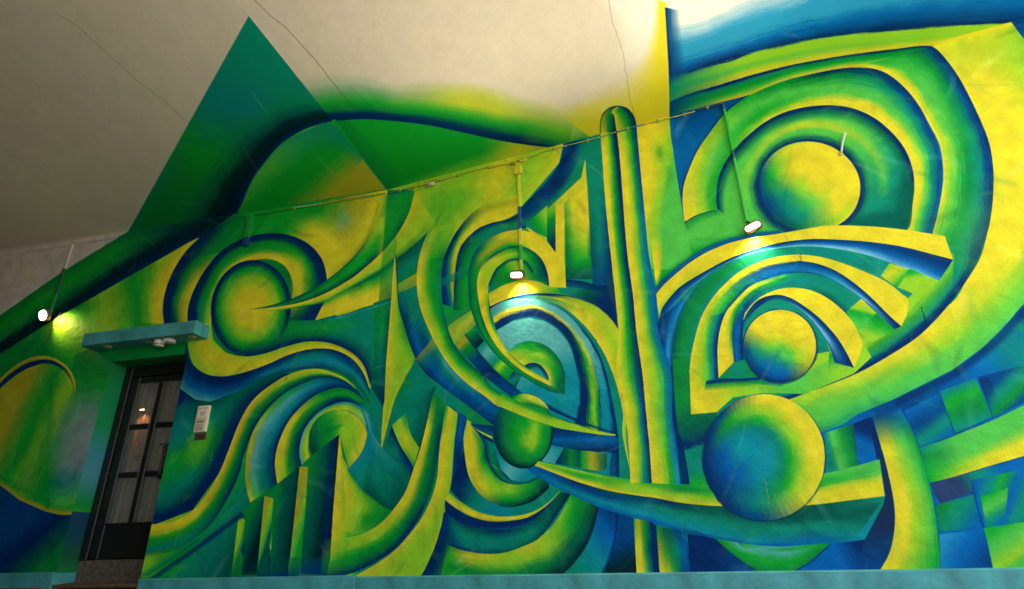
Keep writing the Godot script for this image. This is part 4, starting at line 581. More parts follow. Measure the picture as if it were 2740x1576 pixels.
	rib([-3.442,1.622,-3.442,1.622], [-2.942,1.48,-2.953,1.322,-2.997,1.185,-3.072,1.076,-3.172,1.002,-3.291,.967,-3.423,.972,-3.559,1.019,-3.691,1.105,-3.811,1.226,-3.911,1.375,-3.983,1.543,-4.02,1.719,-4.019,1.89,-3.979,2.044,-3.902,2.167,-3.793,2.25,-3.661,2.287,-3.517,2.274,-3.37,2.214,-3.233,2.112,-3.116,1.976,-3.025,1.818,-2.966,1.649,-2.942,1.48], "H0/1 H.45/.8 H.7/.4 H1/0", 0.4)
	rib([-5.092,2.332,-4.963,2.441,-4.836,2.556,-4.643,2.65,-4.42,2.667,-4.213,2.615,-3.982,2.484,-3.822,2.317,-3.75,2.166], [-4.996,2.108,-4.909,2.31,-4.753,2.444,-4.594,2.524,-4.382,2.565,-4.203,2.536,-3.99,2.423,-3.831,2.257,-3.755,2.161], "O0 O.3 N.45 U1|O0 O.35 N.5 N1|M0 O.4 N.5 N1|M0 O1")
	rib([-4.632,1.254,-4.412,1.139,-4.098,.98,-3.711,.853,-3.497,.81,-3.267,.802], [-4.702,1.418,-4.434,1.294,-4.082,1.116,-3.726,.983,-3.509,.937,-3.31,.929], "O0 O.15 G.5/.5 G1/0|O0 O.2 G.6/.4 G1/0")
	rib([-4.377,1.156,-4.214,1.365,-4.144,1.926,-4.252,2.415], [-3.867,1.002,-3.819,1.236,-3.829,1.647,-4.111,2.281], "G0/0 E.5/.5 G1/0")
	poly([-4.642,1.277,-4.412,1.139,-4.098,.98,-3.711,.853,-3.497,.81,-3.267,.802,-3.003,.202,-4.19,.218], [-4.148,.935,-3.586,.256], "U0 U.3 N.6 D.8 E1", 0.45)
	poly([-4.347,.586,-3.822,.283,-4.2,.242], [-4.167,.482,-4.01,.263], "N0 N1/.4", 0.45)
	rib([-.08,4.132,-.113,3.939,-.206,3.668,-.382,3.417,-.478,3.329], [-.249,4.161,-.292,3.989,-.387,3.757,-.523,3.576,-.591,3.486], "O0 M.3 M1/0")
	rib([-.486,2.718,-.009,2.851,.132,2.879], [-.517,2.996,-.036,3.196,.174,3.338], "L0 Y.35 M.6 G.8 D1|M0 Y.4 L.6 G.8 D1|O0 L.5 E1")
	rib([-.742,2.719,-.469,2.761,-.055,2.824,-.132,2.821,.13,2.915], [-.643,2.955,-.351,3.07,-.08,3.12,-.25,3.112,-.001,3.22], "M0 Y.5 G1|Y0 Y.4 L.7 D1|Y0 M.4 G.8 D1")
	rib([-.741,2.713,-.467,2.74,-.054,2.809,-.017,2.839,.151,2.873], [-.523,2.709,-.316,2.714,-.487,2.722,-.199,2.76,.005,2.795,.154,2.822], "U0 t.5 C1|D0 c.6 C1")
	rib([-1.586,2.943,-1.264,2.938,-.952,2.956,-.652,3.032,-.361,3.169,-.261,3.236,-.018,3.443,.171,3.67,.287,3.913,.348,4.194], [-1.585,2.936,-1.257,2.892,-.944,2.9,-.639,2.924,-.516,2.987,-.249,3.102,-.001,3.22,.191,3.351,.366,3.483,.532,3.633,.609,3.74], "Y0 Y1|Y0 M.4 L.7 G.9 D1|M0 M.4 L.7 E1|M0 L.4 L.7 D1|M0 L1")
	rib([-1.587,2.946,-1.27,2.976,-.965,3.049,-.671,3.188,-.382,3.417,-.206,3.668,-.113,3.939,-.076,4.205], [-1.586,2.943,-1.264,2.938,-.952,2.956,-.652,3.032,-.361,3.169,-.261,3.236,-.018,3.443,.171,3.67,.287,3.913,.348,4.194], "D0 E1|N0 E.5 D1|D0 E.2 G.5 D.85 N1|D0 G.2 G.6 D.9 K1|O0 L.2 G.6 D1|M0 G.3 G1")
	rib([-.122,3.919,-.087,3.65,-.101,3.319], [.022,3.916,.043,3.63,.008,3.342], "M0/0 Y.6/.5 M1/0")
	rib([.67,1.792,.643,1.691,.605,1.492,.555,1.271,.49,1.07,.427,.888,.333,.748,.196,.612,.026,.528,-.149,.495,-.389,.482], [.788,1.68,.772,1.538,.746,1.329,.724,1.126,.688,.915,.623,.737,.517,.565,.356,.396,.149,.278,-.06,.197,-.347,.141], "E0 E1|Y0 M.2 E.5 N1|Y0 M.2 E.55 D1|Y0 M.25 E.6 N1|M0 L.3 G.5 E.7 N1|L0 L.3 G.5 E.7 N1|M0/0 L.3/.2 G.6/.5 N1/.8")
	pass
	brush_marks(380, 61)
	drips(36, 81)
	speckle(700, 41, 1.0)

func paint_right_soffit() -> void:
	start_canvas(-1.7, 7.8, -0.03, 4, 205, "e9dcc2")
	poly([-.01,3.253,4.266,1.7,4.12,-.88,-.747,.675], [.726,2.099,.728,2.098], "W0 W1", 0)
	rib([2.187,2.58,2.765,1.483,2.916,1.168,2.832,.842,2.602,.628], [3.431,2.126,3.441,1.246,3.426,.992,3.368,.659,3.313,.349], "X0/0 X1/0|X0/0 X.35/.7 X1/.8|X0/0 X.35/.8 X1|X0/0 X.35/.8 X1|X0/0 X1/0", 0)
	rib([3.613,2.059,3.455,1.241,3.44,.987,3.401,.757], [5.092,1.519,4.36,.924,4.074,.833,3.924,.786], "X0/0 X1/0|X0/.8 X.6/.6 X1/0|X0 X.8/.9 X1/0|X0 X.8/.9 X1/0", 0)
	rib([-.341,1.053,-.019,1.019,.268,.944,.536,.842,.875,.679,1.198,.479,1.52,.266,1.858,.083,2.187,-.073], [-.174,1.603,.204,1.527,.535,1.425,.824,1.225,1.224,1.112,1.66,.924,1.916,.713,2.124,.559,2.378,.3], "N0 N.1 E.24 G.38/.95 G.5/.7 E.64/.4 E.8/.15 E1/0", 0.3)
	rib([.268,.944,.79,.719,1.198,.479,1.52,.266,1.858,.083,2.187,-.073], [.783,1.26,1.224,1.112,1.66,.924,1.916,.713,2.174,.542,2.402,.38], "N0/0 M1/0|N0/0 G.2/.2 M.55/.3 M.7/.2 M1/0|N0/0 G.2/.3 M.55/.85 M.7/.7 M1/0|N0/0 G.2/.3 M.55/.85 M.7/.7 M1/0|N0/0 G.3/.2 M.6/.5 M1/0|N0/0 M1/0", 0.3)
	rib([1.684,.163,1.858,.083,2.187,-.073,2.543,-.055,2.784,-.074], [2.053,.625,2.137,.597,2.303,.478,2.426,.459,2.636,.431], "N0/0 Y1/0|E0/.6 L.4/.4 M.75/.2 Y1/0|G0/.9 L.4/.7 M.75/.4 Y1/0|G0/.9 L.4/.8 M.75/.5 Y1/0|L0/0 Y1/0", 0.3)
	poly([-.09,1.047,-.012,1.029,.271,.947,.536,.842,.875,.679,1.198,.479,1.52,.266,1.858,.083,2.142,-.058,-.035,-.06], [.752,.648,.855,-.25], "G0 G.35 G.55 L.8 M1", 0.45)
	poly([.733,-.028,1.351,.357,1.684,.163,2.142,-.058], [1.265,.161,1.898,-.093], "M0/0 M.6/.8 O1/.9", 0.45)
	rib([-.019,1.019,-.019,.495,-.02,-.035], [.148,.964,.275,.401,.308,-.079], "E0/.9 E.6/.5 G1/0")
	rib([.021,1.076,.295,.986,.559,.881,.894,.715,1.215,.516,1.536,.304,1.87,.115,2.196,-.044], [-.021,1.015,.266,.94,.531,.834,.87,.669,1.192,.466,1.514,.253,1.853,.069,2.167,-.074], "N0/0 N.5 N1")
	rib([3.426,1.132,3.383,.835,3.326,.444,3.242,-.097,2.964,-.097,2.481,-.071], [3.346,1.2,3.273,.96,3.116,.707,2.863,.56,2.521,.47,2.241,.345], "Y0 Y.45 Y.7/.6 Y1/0")
	rib([3.336,.392,3.512,.411,3.707,.428,3.926,.428,4.14,.436,4.362,.422,4.579,.401,4.82,.361,5.139,.289,5.547,.186,6.066,.04,6.601,-.124,7.756,-.54], [3.448,.95,3.631,.904,3.858,.941,4.092,.987,4.313,.986,4.582,1.054,4.96,1.102,5.44,1.049,6.13,.902,7.275,.722], "N0 U.05 B.16 A.34 A.55 S.75/.8 X1/0")
	rib([4.579,.397,5.14,.285,5.547,.186,6.066,.04,6.466,-.061], [4.58,.689,5.112,.675,5.494,.616,5.978,.503,6.357,.398], "N0 U.12 B.4/.8 A.7/.5 A1/0")
	rib([3.412,1.096,3.381,.835,3.335,.48,3.264,.008], [3.528,1.023,3.501,.758,3.498,.425,3.442,-.051], "N0 U.25/.9 U.6/.5 B1/0")
	rib([3.342,.429,3.512,.415,3.707,.428,3.926,.428,4.14,.436,4.362,.422,4.579,.401,4.82,.361,5.139,.289,5.547,.186,6.066,.04], [3.297,.169,3.479,.192,3.695,.201,3.922,.21,4.142,.212,4.37,.203,4.593,.181,4.869,.144,5.224,.077,5.446,.036,5.517,.001], "N0 L.06 L.35 g.55 M.85 Y1|N0 L.06 L.4 L.6 M.85 Y1")
	rib([3.334,.432,3.513,.42,3.707,.428,3.926,.428], [3.26,.009,3.473,.152,3.695,.201,3.97,.212], "U0 T.3/.95 T.6/.9 D1|T0/0 T1/0")
	rib([3.285,.152,3.478,.188,3.695,.197,3.921,.205,4.141,.208,4.37,.201,4.593,.179,4.869,.142,5.224,.077,5.488,.016,5.611,-.105], [3.251,-.044,3.446,-.03,3.653,-.013,3.82,-.005,4.016,.002,4.273,.057,4.578,.051,4.8,.027,4.918,-.005,5.163,-.044,5.39,-.084], "N0 N.06 T.25 G.5 g.75 M.9 Y1|N0 N.08 E.2 G.5 g.65 M.85 Y1")
	rib([3.285,.152,3.478,.188,3.695,.197], [3.251,-.044,3.446,-.03,3.736,-.019], "U0 U.5 T1|T0/0 T1/0")
	rib([3.95,-.017,4.273,.051,4.578,.047,4.8,.023,5.02,-.036], [4.002,-.192,4.342,-.178,4.654,-.16,4.88,-.176,5.096,-.114], "G0 G1|G0 G1|N0 E.4 G1|N0 G1")
	poly([5.487,.029,5.671,.038,6.068,.042,6.32,.053,6.347,-.069,5.582,-.096], [5.56,.086,5.731,-.2], "M0 Y.5 Y1", 0.45)
	poly([6.066,.043,6.437,.059,7.783,-.08,8.145,-.968,6.642,-.285,6.173,-.124], [6.072,.075,6.226,-.076], "U0 U.4 B1", 0.45)
	rib([2.554,.001,2.585,.119,2.633,.215,2.712,.273,2.806,.268], [2.714,-.051,2.735,.07,2.743,.179,2.742,.213,2.726,.218], "M0 M.25 E.6 N1|O0 E.5 N1|D0 E.5 N1")
	rib([2.717,-.04,2.731,.071,2.743,.179,2.727,.224,2.806,.268], [2.911,-.103,2.927,.006,2.924,.098,2.886,.209,2.806,.268], "Y0 M.3 G.65 D.9 N1|Y0 G.5 N1|M0 E.5 N1")
	rib([2.552,.002,2.584,.119,2.633,.22,2.717,.276,2.807,.272,2.89,.212,2.928,.101,2.932,.005], [2.566,-.003,2.596,.11,2.642,.201,2.718,.254,2.803,.252,2.876,.195,2.91,.093,2.914,.006], "N0 N1/0")
	crack([-0.011,2.438,0.051,2.217,0.138,1.981,0.193,1.611,0.231,1.214,0.273,0.952], 1.6, Color(0.32, 0.26, 0.22, 0.62), 4)
	crack([2.984,1.350,2.964,1.115,2.979,0.851,2.964,0.578,2.929,0.239,2.929,-0.231], 1.4, Color(0.52, 0.44, 0.36, 0.38), 5)
	brush_marks(60, 62)
	speckle(120, 42, 0.3)

func paint_left_soffit() -> void:
	start_canvas(-6.6, 0.3, -0.03, 4, 170, "e9dcc2")
	poly([-5.693,.05,-3.573,.056,-.435,2.208,-.512,2.468,-2.686,3.462,-7.152,-.09], [-2.617,2.836,-2.615,2.836], "z0 z1", 0)  # left soffit toned greyer than the right, standing in for weaker light
	poly([-3.794,-.104,-.435,2.208,-.368,2.241,.003,-.012,-.041,-.117,-3.899,-.259], [-.435,2.208,-2.634,-.063], "T0 T.2 t.32 T.42 G.6 E.8 E1", 0.45)
	rib([-3.641,.002,-2.666,.667,-1.939,1.168], [-2.955,-.131,-2.068,.546,-1.467,1.07], "T0/.5 E.4/.3 E1/0")
	rib([-2.054,-.018,-1.806,.206,-1.519,.462,-1.225,.67,-.909,.857,-.577,.979,-.346,1.012,-.2,1.011], [-3.287,-.067,-2.709,.327,-2.172,.704,-1.665,1.014,-1.174,1.242,-.731,1.37,-.393,1.383,-.185,1.318], "N0 K.12 K.28/.9 D.5/.7 E.8/.3 E1/0")
	poly([-2.054,-.018,-1.806,.206,-1.519,.462,-1.225,.67,-.909,.857,-.577,.979,-.346,1.012,-.2,1.011,.002,-.068,-2.133,-.097], [-.975,.968,-.464,.025], "G0 g.18/.9 G.4 G.55 O.85 O1", 0.45)
	rib([-1.108,.749,-.804,.884,-.5,.963,-.219,.974,-.089,.489], [-1.124,.491,-.797,.582,-.574,.664,-.335,.615,-.224,.387], "T0/0 T1/0|T0/.5 T.5/.3 G1/0|T0/.9 T.5/.6 G1/0|T0/.9 T.5/.6 G1/0|T0/.6 G1/0")
	rib([-2.068,.001,-1.828,.211,-1.54,.467,-1.245,.674,-.928,.861,-.598,.979,-.369,1.01,-.209,1.013], [-2.032,-.022,-1.784,.202,-1.498,.458,-1.214,.657,-.906,.842,-.578,.961,-.346,.996,-.206,.999], "N0 N.6/.9 N1/0")
	crack([-2.186,2.627,-2.105,2.473,-2.022,2.207,-1.940,1.858,-1.837,1.623,-1.768,1.358], 1.6, Color(0.4, 0.35, 0.28, 0.28), 6)
	brush_marks(60, 63)
	speckle(120, 43, 0.3)


# ------------------------------------------------------------------ building helpers
func numbered(called: String) -> String:
	var n: int = names.get(called, 0)
	names[called] = n + 1
	return called if n == 0 else "%s_%03d" % [called, n]

func thing(called: String, label: String, category: String, at := Vector3.ZERO, group := "") -> Node3D:
	var o := Node3D.new()
	o.name = numbered(called)
	o.position = at
	add_child(o)
	o.set_meta("label", label)
	o.set_meta("category", category)
	if group:
		o.set_meta("group", group)
	return o

func part(called: String, st: SurfaceTool, m: Material, parent: Node3D) -> MeshInstance3D:
	st.generate_normals()
	var o := MeshInstance3D.new()
	o.name = called
	o.mesh = st.commit()
	o.material_override = m
	parent.add_child(o, true)
	return o

func struct(called: String, st: SurfaceTool, m: Material) -> MeshInstance3D:
	var o := part(numbered(called), st, m, self)
	o.set_meta("kind", "structure")
	return o

func mb() -> SurfaceTool:
	var st := SurfaceTool.new()
	st.begin(Mesh.PRIMITIVE_TRIANGLES)
	st.set_smooth_group(-1)
	return st

func quad(st: SurfaceTool, a: Vector3, b: Vector3, c: Vector3, d: Vector3, uv := [Vector2.ZERO, Vector2.ZERO, Vector2.ZERO, Vector2.ZERO]) -> void:
	# a b c d run anticlockwise seen from the front
	for i in [0, 2, 1, 0, 3, 2]:
		st.set_uv(uv[i])
		st.add_vertex([a, b, c, d][i])

func box(st: SurfaceTool, x0: Vector3, ex: Vector3, ey: Vector3, ez: Vector3, bevel := 0.0) -> void:
	# a box from corner x0 along three edges (right-handed); bevel cuts its long edges along ex and ey on the +ez side
	var p := func(i: float, j: float, k: float) -> Vector3: return x0 + ex * i + ey * j + ez * k
	if bevel <= 0.0:
		quad(st, p.call(0, 0, 1), p.call(1, 0, 1), p.call(1, 1, 1), p.call(0, 1, 1))
		quad(st, p.call(1, 0, 0), p.call(0, 0, 0), p.call(0, 1, 0), p.call(1, 1, 0))
		quad(st, p.call(0, 0, 0), p.call(0, 0, 1), p.call(0, 1, 1), p.call(0, 1, 0))
		quad(st, p.call(1, 0, 1), p.call(1, 0, 0), p.call(1, 1, 0), p.call(1, 1, 1))
		quad(st, p.call(0, 1, 1), p.call(1, 1, 1), p.call(1, 1, 0), p.call(0, 1, 0))
		quad(st, p.call(0, 0, 0), p.call(1, 0, 0), p.call(1, 0, 1), p.call(0, 0, 1))
		return
	var bx := bevel / ex.length()
	var by := bevel / ey.length()
	var bz := 1.0 - bevel / ez.length()
	quad(st, p.call(bx, by, 1), p.call(1 - bx, by, 1), p.call(1 - bx, 1 - by, 1), p.call(bx, 1 - by, 1))
	quad(st, p.call(1, 0, 0), p.call(0, 0, 0), p.call(0, 1, 0), p.call(1, 1, 0))
	quad(st, p.call(0, 0, 0), p.call(0, 0, bz), p.call(0, 1, bz), p.call(0, 1, 0))
	quad(st, p.call(1, 0, bz), p.call(1, 0, 0), p.call(1, 1, 0), p.call(1, 1, bz))
	quad(st, p.call(0, 1, bz), p.call(1, 1, bz), p.call(1, 1, 0), p.call(0, 1, 0))
	quad(st, p.call(0, 0, 0), p.call(1, 0, 0), p.call(1, 0, bz), p.call(0, 0, bz))
	quad(st, p.call(0, 0, bz), p.call(bx, by, 1), p.call(bx, 1 - by, 1), p.call(0, 1, bz))
	quad(st, p.call(1 - bx, by, 1), p.call(1, 0, bz), p.call(1, 1, bz), p.call(1 - bx, 1 - by, 1))
	quad(st, p.call(bx, 1 - by, 1), p.call(1 - bx, 1 - by, 1), p.call(1, 1, bz), p.call(0, 1, bz))
	quad(st, p.call(0, 0, bz), p.call(1, 0, bz), p.call(1 - bx, by, 1), p.call(bx, by, 1))

func tube(st: SurfaceTool, path: Array, r: float, sides := 8) -> void:
	st.set_smooth_group(0)
	var rings := []
	for i in path.size():
		var d: Vector3 = (path[mini(i + 1, path.size() - 1)] - path[maxi(i - 1, 0)]).normalized()
		var u := d.cross(Vector3.UP if absf(d.y) < 0.9 else Vector3.RIGHT).normalized()
		var v := d.cross(u)
		var ring := []
		for k in sides:
			var a := TAU * k / sides
			ring.append(path[i] + (u * cos(a) + v * sin(a)) * r)
		rings.append(ring)
	for i in path.size() - 1:
		for k in sides:
			var m := (k + 1) % sides
			quad(st, rings[i][k], rings[i][m], rings[i + 1][m], rings[i + 1][k])
	for k in range(1, sides - 1):
		for v in [rings[0][0], rings[0][k], rings[0][k + 1]]:
			st.add_vertex(v)
		var e: Array = rings[path.size() - 1]
		for v in [e[0], e[k + 1], e[k]]:
			st.add_vertex(v)
	st.set_smooth_group(-1)

func lathe(st: SurfaceTool, c: Vector3, axis: Vector3, prof: Array, sides := 24) -> void:
	# prof: Vector2(radius, distance along the axis)
	st.set_smooth_group(0)
	var u := axis.cross(Vector3.UP if absf(axis.y) < 0.9 else Vector3.RIGHT).normalized()
	var v := axis.cross(u)
	for i in prof.size() - 1:
		for k in sides:
			var q := []
			for e in [[i, k], [i, k + 1], [i + 1, k + 1], [i + 1, k]]:
				var a: float = TAU * e[1] / sides
				q.append(c + axis * prof[e[0]].y + (u * cos(a) + v * sin(a)) * prof[e[0]].x)
			quad(st, q[0], q[1], q[2], q[3])
	st.set_smooth_group(-1)

func rounded(st: SurfaceTool, c: Vector3, ex: Vector3, ey: Vector3, ez: Vector3, w: float, h: float, d: float, r: float, soft := 0.0) -> void:
	# a slab with round corners, centre of its back at c, facing ez
	var rim := []
	for q in 4:
		for k in 7:
			var a := (q + k / 6.0) * PI / 2
			var o := Vector2([1, -1, -1, 1][q] * (w / 2 - r), [1, 1, -1, -1][q] * (h / 2 - r))
			rim.append([o, Vector2(cos(a), sin(a))])
	var layers := [[0.0, 0.0], [0.0, d - soft], [soft * 0.35, d - soft * 0.35], [soft, d]] if soft > 0.0 else [[0.0, 0.0], [0.0, d]]
	var n := rim.size()
	var at := func(i: int, l: Array) -> Vector3:
		var o: Vector2 = rim[i % n][0] + rim[i % n][1] * (r - l[0])
		return c + ex * o.x + ey * o.y + ez * l[1]
	for j in layers.size() - 1:
		for i in n:
			quad(st, at.call(i, layers[j]), at.call(i + 1, layers[j]), at.call(i + 1, layers[j + 1]), at.call(i, layers[j + 1]))
	var l: Array = layers[layers.size() - 1]
	for i in range(1, n - 1):
		for v in [at.call(0, l), at.call(i + 1, l), at.call(i, l)]:
			st.add_vertex(v)
		for v in [at.call(0, layers[0]), at.call(i, layers[0]), at.call(i + 1, layers[0])]:
			st.add_vertex(v)

func paint(c: Color, rough := 0.6, bump: Texture2D = null, deep := 0.2, scale := 3.0, metal := 0.0) -> StandardMaterial3D:
	var m := StandardMaterial3D.new()
	m.albedo_color = c
	m.roughness = rough
	m.metallic = metal
	if bump:
		m.uv1_triplanar = true
		m.uv1_world_triplanar = true
		m.uv1_scale = Vector3.ONE * scale
		m.heightmap_enabled = true
		m.heightmap_texture = bump
		m.heightmap_scale = deep
	return m

func noise(freq: float, seed_of: int, octaves := 4, size := 512) -> ImageTexture:
	var n := FastNoiseLite.new()
	n.seed = seed_of
	n.frequency = freq
	n.fractal_octaves = octaves
	return ImageTexture.create_from_image(n.get_seamless_image(size, size))

func mural(n: int, bump: Texture2D) -> StandardMaterial3D:
	var m := StandardMaterial3D.new()
	m.albedo_texture = texture_of(n)
	m.texture_repeat = false
	m.roughness = 0.55
	m.metallic_specular = 0.16
	m.normal_enabled = true
	m.normal_texture = bump
	m.normal_scale = 1.0
	return m

func wl(u: float, v: float, d := 0.0) -> Vector3:
	return fold + along_left * u + Vector3(0, v, 0) + out_left * d

func wr(u: float, v: float, d := 0.0) -> Vector3:
	return fold + Vector3(u, v, d)

func chart_uv(n: int, u: float, v: float) -> Vector2:
	return Vector2((u - canvas_at[n].x) * canvas_at[n].z / canvas_size[n].x, (canvas_at[n].y - v) * canvas_at[n].z / canvas_size[n].y)

func wall_slab(st: SurfaceTool, n: int, left: bool, u0: float, u1: float, v0: float, v1: float, d0: float, d1: float) -> void:
	var f := wl if left else wr
	var p := [f.call(u0, v0, d1), f.call(u1, v0, d1), f.call(u1, v1, d1), f.call(u0, v1, d1), f.call(u0, v0, d0), f.call(u1, v0, d0), f.call(u1, v1, d0), f.call(u0, v1, d0)]
	var t := [chart_uv(n, u0, v0), chart_uv(n, u1, v0), chart_uv(n, u1, v1), chart_uv(n, u0, v1)]
	quad(st, p[0], p[1], p[2], p[3], t)
	quad(st, p[5], p[4], p[7], p[6], [t[1], t[0], t[3], t[2]])
	quad(st, p[4], p[0], p[3], p[7], [t[0], t[0], t[3], t[3]])
	quad(st, p[1], p[5], p[6], p[2], [t[1], t[1], t[2], t[2]])
	quad(st, p[3], p[2], p[6], p[7], [t[3], t[2], t[2], t[3]])
	quad(st, p[4], p[5], p[1], p[0], [t[0], t[1], t[1], t[0]])

func hue(key: String) -> Color:
	return Color(palette[key])

func _ready() -> void:
	# camera
	var cam := Camera3D.new()
	cam.name = "camera"
	cam.fov = 52.1242
	cam.far = 200.0
	cam.position = Vector3(0, 0.25, 5.0)
	cam.transform.basis = Basis(Vector3(0.92789701, -0.01810044, -0.37239699), Vector3(0.16740641, 0.91270108, 0.37276244), Vector3(-0.33313997, 0.4082268, -0.84992273) * -1.0)
	cam.current = true
	add_child(cam)
	# sky, sun, exposure
	var e := Environment.new()
	e.background_mode = Environment.BG_SKY
	var sm := ProceduralSkyMaterial.new()
	sm.sky_top_color = Color(0.62, 0.68, 0.76)
	sm.sky_horizon_color = Color(0.86, 0.86, 0.84)
	sm.sky_curve = 0.2
	sm.ground_bottom_color = Color(0.3, 0.29, 0.27)
	sm.ground_horizon_color = Color(0.6, 0.59, 0.56)
	sm.energy_multiplier = 1.0
	e.sky = Sky.new()
	e.sky.sky_material = sm
	e.tonemap_mode = Environment.TONE_MAPPER_LINEAR
	e.tonemap_exposure = 4.8
	e.sdfgi_enabled = true
	e.ssao_enabled = true
	e.ssil_enabled = true
	var we := WorldEnvironment.new()
	we.name = "environment"
	we.environment = e
	add_child(we)
	var sun := DirectionalLight3D.new()
	sun.name = "sun"
	sun.light_energy = 1.1
	sun.light_color = Color(1.0, 0.95, 0.87)
	sun.light_angular_distance = 0.5
	sun.shadow_enabled = true
	sun.transform = Transform3D.IDENTITY
	sun.look_at_from_position(Vector3.ZERO, Vector3(-0.45, -0.83, 0.2))
	add_child(sun)
	# textures
	make_streaks()
	var t0 := Time.get_ticks_msec()
	paint_right_wall()
	paint_left_wall()
	paint_right_soffit()
	paint_left_soffit()
	print("painting ", Time.get_ticks_msec() - t0, " ms")
	var rough := noise(0.03, 3, 5)
	var fine := noise(0.12, 9, 3)
	# plaster relief of the two walls: rolled paint over an uneven trowelled coat
	var plaster := []
	for k in 2:
		var n := FastNoiseLite.new()
		n.seed = 21 + k
		n.frequency = 0.035
		n.fractal_octaves = 5
		n.fractal_gain = 0.62
		var im := n.get_image(1024, 700, false, false, true)
		im.bump_map_to_normal_map(1.0)
		plaster.append(ImageTexture.create_from_image(im))
	var wall_r := mural(0, plaster[0])
	var wall_l := mural(1, plaster[1])
	var roof_r := mural(2, plaster[0])
	var roof_l := mural(3, plaster[1])
	roof_r.normal_scale = 0.35
	roof_l.normal_scale = 0.35
	var teal := paint(Color.WHITE, 0.55, rough, 0.2, 1.2)
	teal.albedo_texture = worn(Color("479ea2"), 5)
	var black := paint(Color("17181a"), 0.45, fine, 0.02)
	var white := paint(Color("e4dfd2"), 0.45)
	var cream := paint(Color("d8cdb8"), 0.8, rough, 0.3, 1.0)
	var brick := paint(Color("3a2e26"), 0.85, rough, 0.5, 1.0)
	# ---------------- ground
	var st := mb()
	box(st, Vector3(-30, -0.3, -20), Vector3(90, 0, 0), Vector3(0, 0.3, 0), Vector3(0, 0, 80))
	struct("ground", st, paint(Color("b0aaa0"), 0.9, rough, 0.6, 0.7))
	st = mb()
	box(st, wl(-6.5, 0.004, 0.0), along_left * 3.03, Vector3(0, 0.116, 0), out_left * 1.3, 0.012)
	struct("pavement", st, paint(Color("5d564c"), 0.85, rough, 0.6, 2.0))
	st = mb()
	box(st, Vector3(-12.0, -0.02, 0.0), Vector3(12.0 + OPEN_END, 0, 0), Vector3(0, 0.024, 0), Vector3(0, 0, FAR_SIDE))
	struct("added_paving", st, paint(Color("46433d"), 0.8, rough, 0.6, 1.5))  # dark sheet added over the passage floor to weaken bounced light
	# ---------------- walls
	var w := thing("mural_wall", "long mural wall with yellow spheres, lime arches and a twin blue pillar", "wall")
	st = mb()
	wall_slab(st, 0, false, 0.0, OPEN_END + 3.5024, 0.0, WALL_TOP + 0.4, -0.35, 0.0)
	part("plaster_face", st, wall_r, w)
	st = mb()
	box(st, wr(0.0, 0.0, 0.0), Vector3(OPEN_END + 3.5024, 0, 0), Vector3(0, 0.172, 0), Vector3(0, 0, 0.03), 0.012)
	part("plinth", st, teal, w)
	w = thing("mural_wall", "mural wall with the dark door, green spiral and rising grey towers", "wall")
	st = mb()
	wall_slab(st, 1, true, -6.5, -3.352, 0.0, WALL_TOP + 0.4, -0.35, 0.0)
	wall_slab(st, 1, true, -3.352, -2.309, 2.49, WALL_TOP + 0.4, -0.35, 0.0)
	wall_slab(st, 1, true, -2.309, 0.02, 0.0, WALL_TOP + 0.4, -0.35, 0.0)
	part("plaster_face", st, wall_l, w)
	st = mb()
	wall_slab(st, 1, true, -6.5, -0.002, 4.212, WALL_TOP + 0.05, -0.01, 0.012)
	part("cornice", st, wall_l, w)
	st = mb()
	box(st, wl(-6.5, 0.0, 0.0), along_left * 3.148, Vector3(0, 0.257, 0), out_left * 0.012, 0.006)
	part("plinth", st, teal, w)
	st = mb()
	box(st, wl(-2.309, 0.0, 0.0), along_left * 2.309, Vector3(0, 0.183, 0), out_left * 0.03, 0.012)
	part("plinth", st, teal, w)
	# painted lining of the doorway
	var lining := StandardMaterial3D.new()
	lining.vertex_color_use_as_albedo = true
	lining.roughness = 0.6
	st = mb()
	var bands := [[2.49, "0b7a38"], [2.2, "0a9050"], [1.75, "0a9a58"], [1.45, "3f97a8"], [1.2, "4a9aa8"], [1.0, "149468"], [0.9, "0c9632"], [0.845, "18b024"], [0.838, "08406c"], [0.6, "0a4a60"], [0.42, "0c5a40"], [0.257, "128040"]]
	for i in bands.size() - 1:
		var hi := Color(bands[i][1]).srgb_to_linear()
		var lo := Color(bands[i + 1][1]).srgb_to_linear()
		var y1: float = bands[i][0]
		var y0: float = bands[i + 1][0]
		var c := [wl(-3.352 + 0.003, y0, -0.34), wl(-3.352 + 0.003, y0, -0.001), wl(-3.352 + 0.003, y1, -0.001), wl(-3.352 + 0.003, y1, -0.34)]
		for k in [1, 3, 0, 1, 2, 3]:
			st.set_uv(Vector2.ZERO)
			st.set_color(lo if k < 2 else hi)
			st.add_vertex(c[k])
	for c in [[wl(-3.349, 2.487, -0.34), wl(-2.31, 2.487, -0.34), wl(-2.31, 2.487, -0.001), wl(-3.349, 2.487, -0.001)], [wl(-2.312, 0.0, -0.001), wl(-2.312, 0.0, -0.34), wl(-2.312, 2.487, -0.34), wl(-2.312, 2.487, -0.001)]]:
		st.set_color(Color("0c7a2c").srgb_to_linear())
		quad(st, c[0], c[1], c[2], c[3])
	part("reveal", st, lining, w)
	st = mb()
	box(st, wl(-3.352, 0.0, -0.3), along_left * 0.012, Vector3(0, 0.25, 0), out_left * 0.306)
	part("plinth_return", st, teal, w)
	# ---------------- soffits
	var top := fold + Vector3(0, WALL_TOP, 0)
	var ridge := top + fold_up * (RIDGE / fold_up.z)
	var lift := Vector3(0, 0.25, 0)
	st = mb()
	var pr := [top, Vector3(OPEN_END, WALL_TOP, 0), Vector3(OPEN_END, WALL_TOP + RIDGE * tan(SLOPE), RIDGE), ridge]
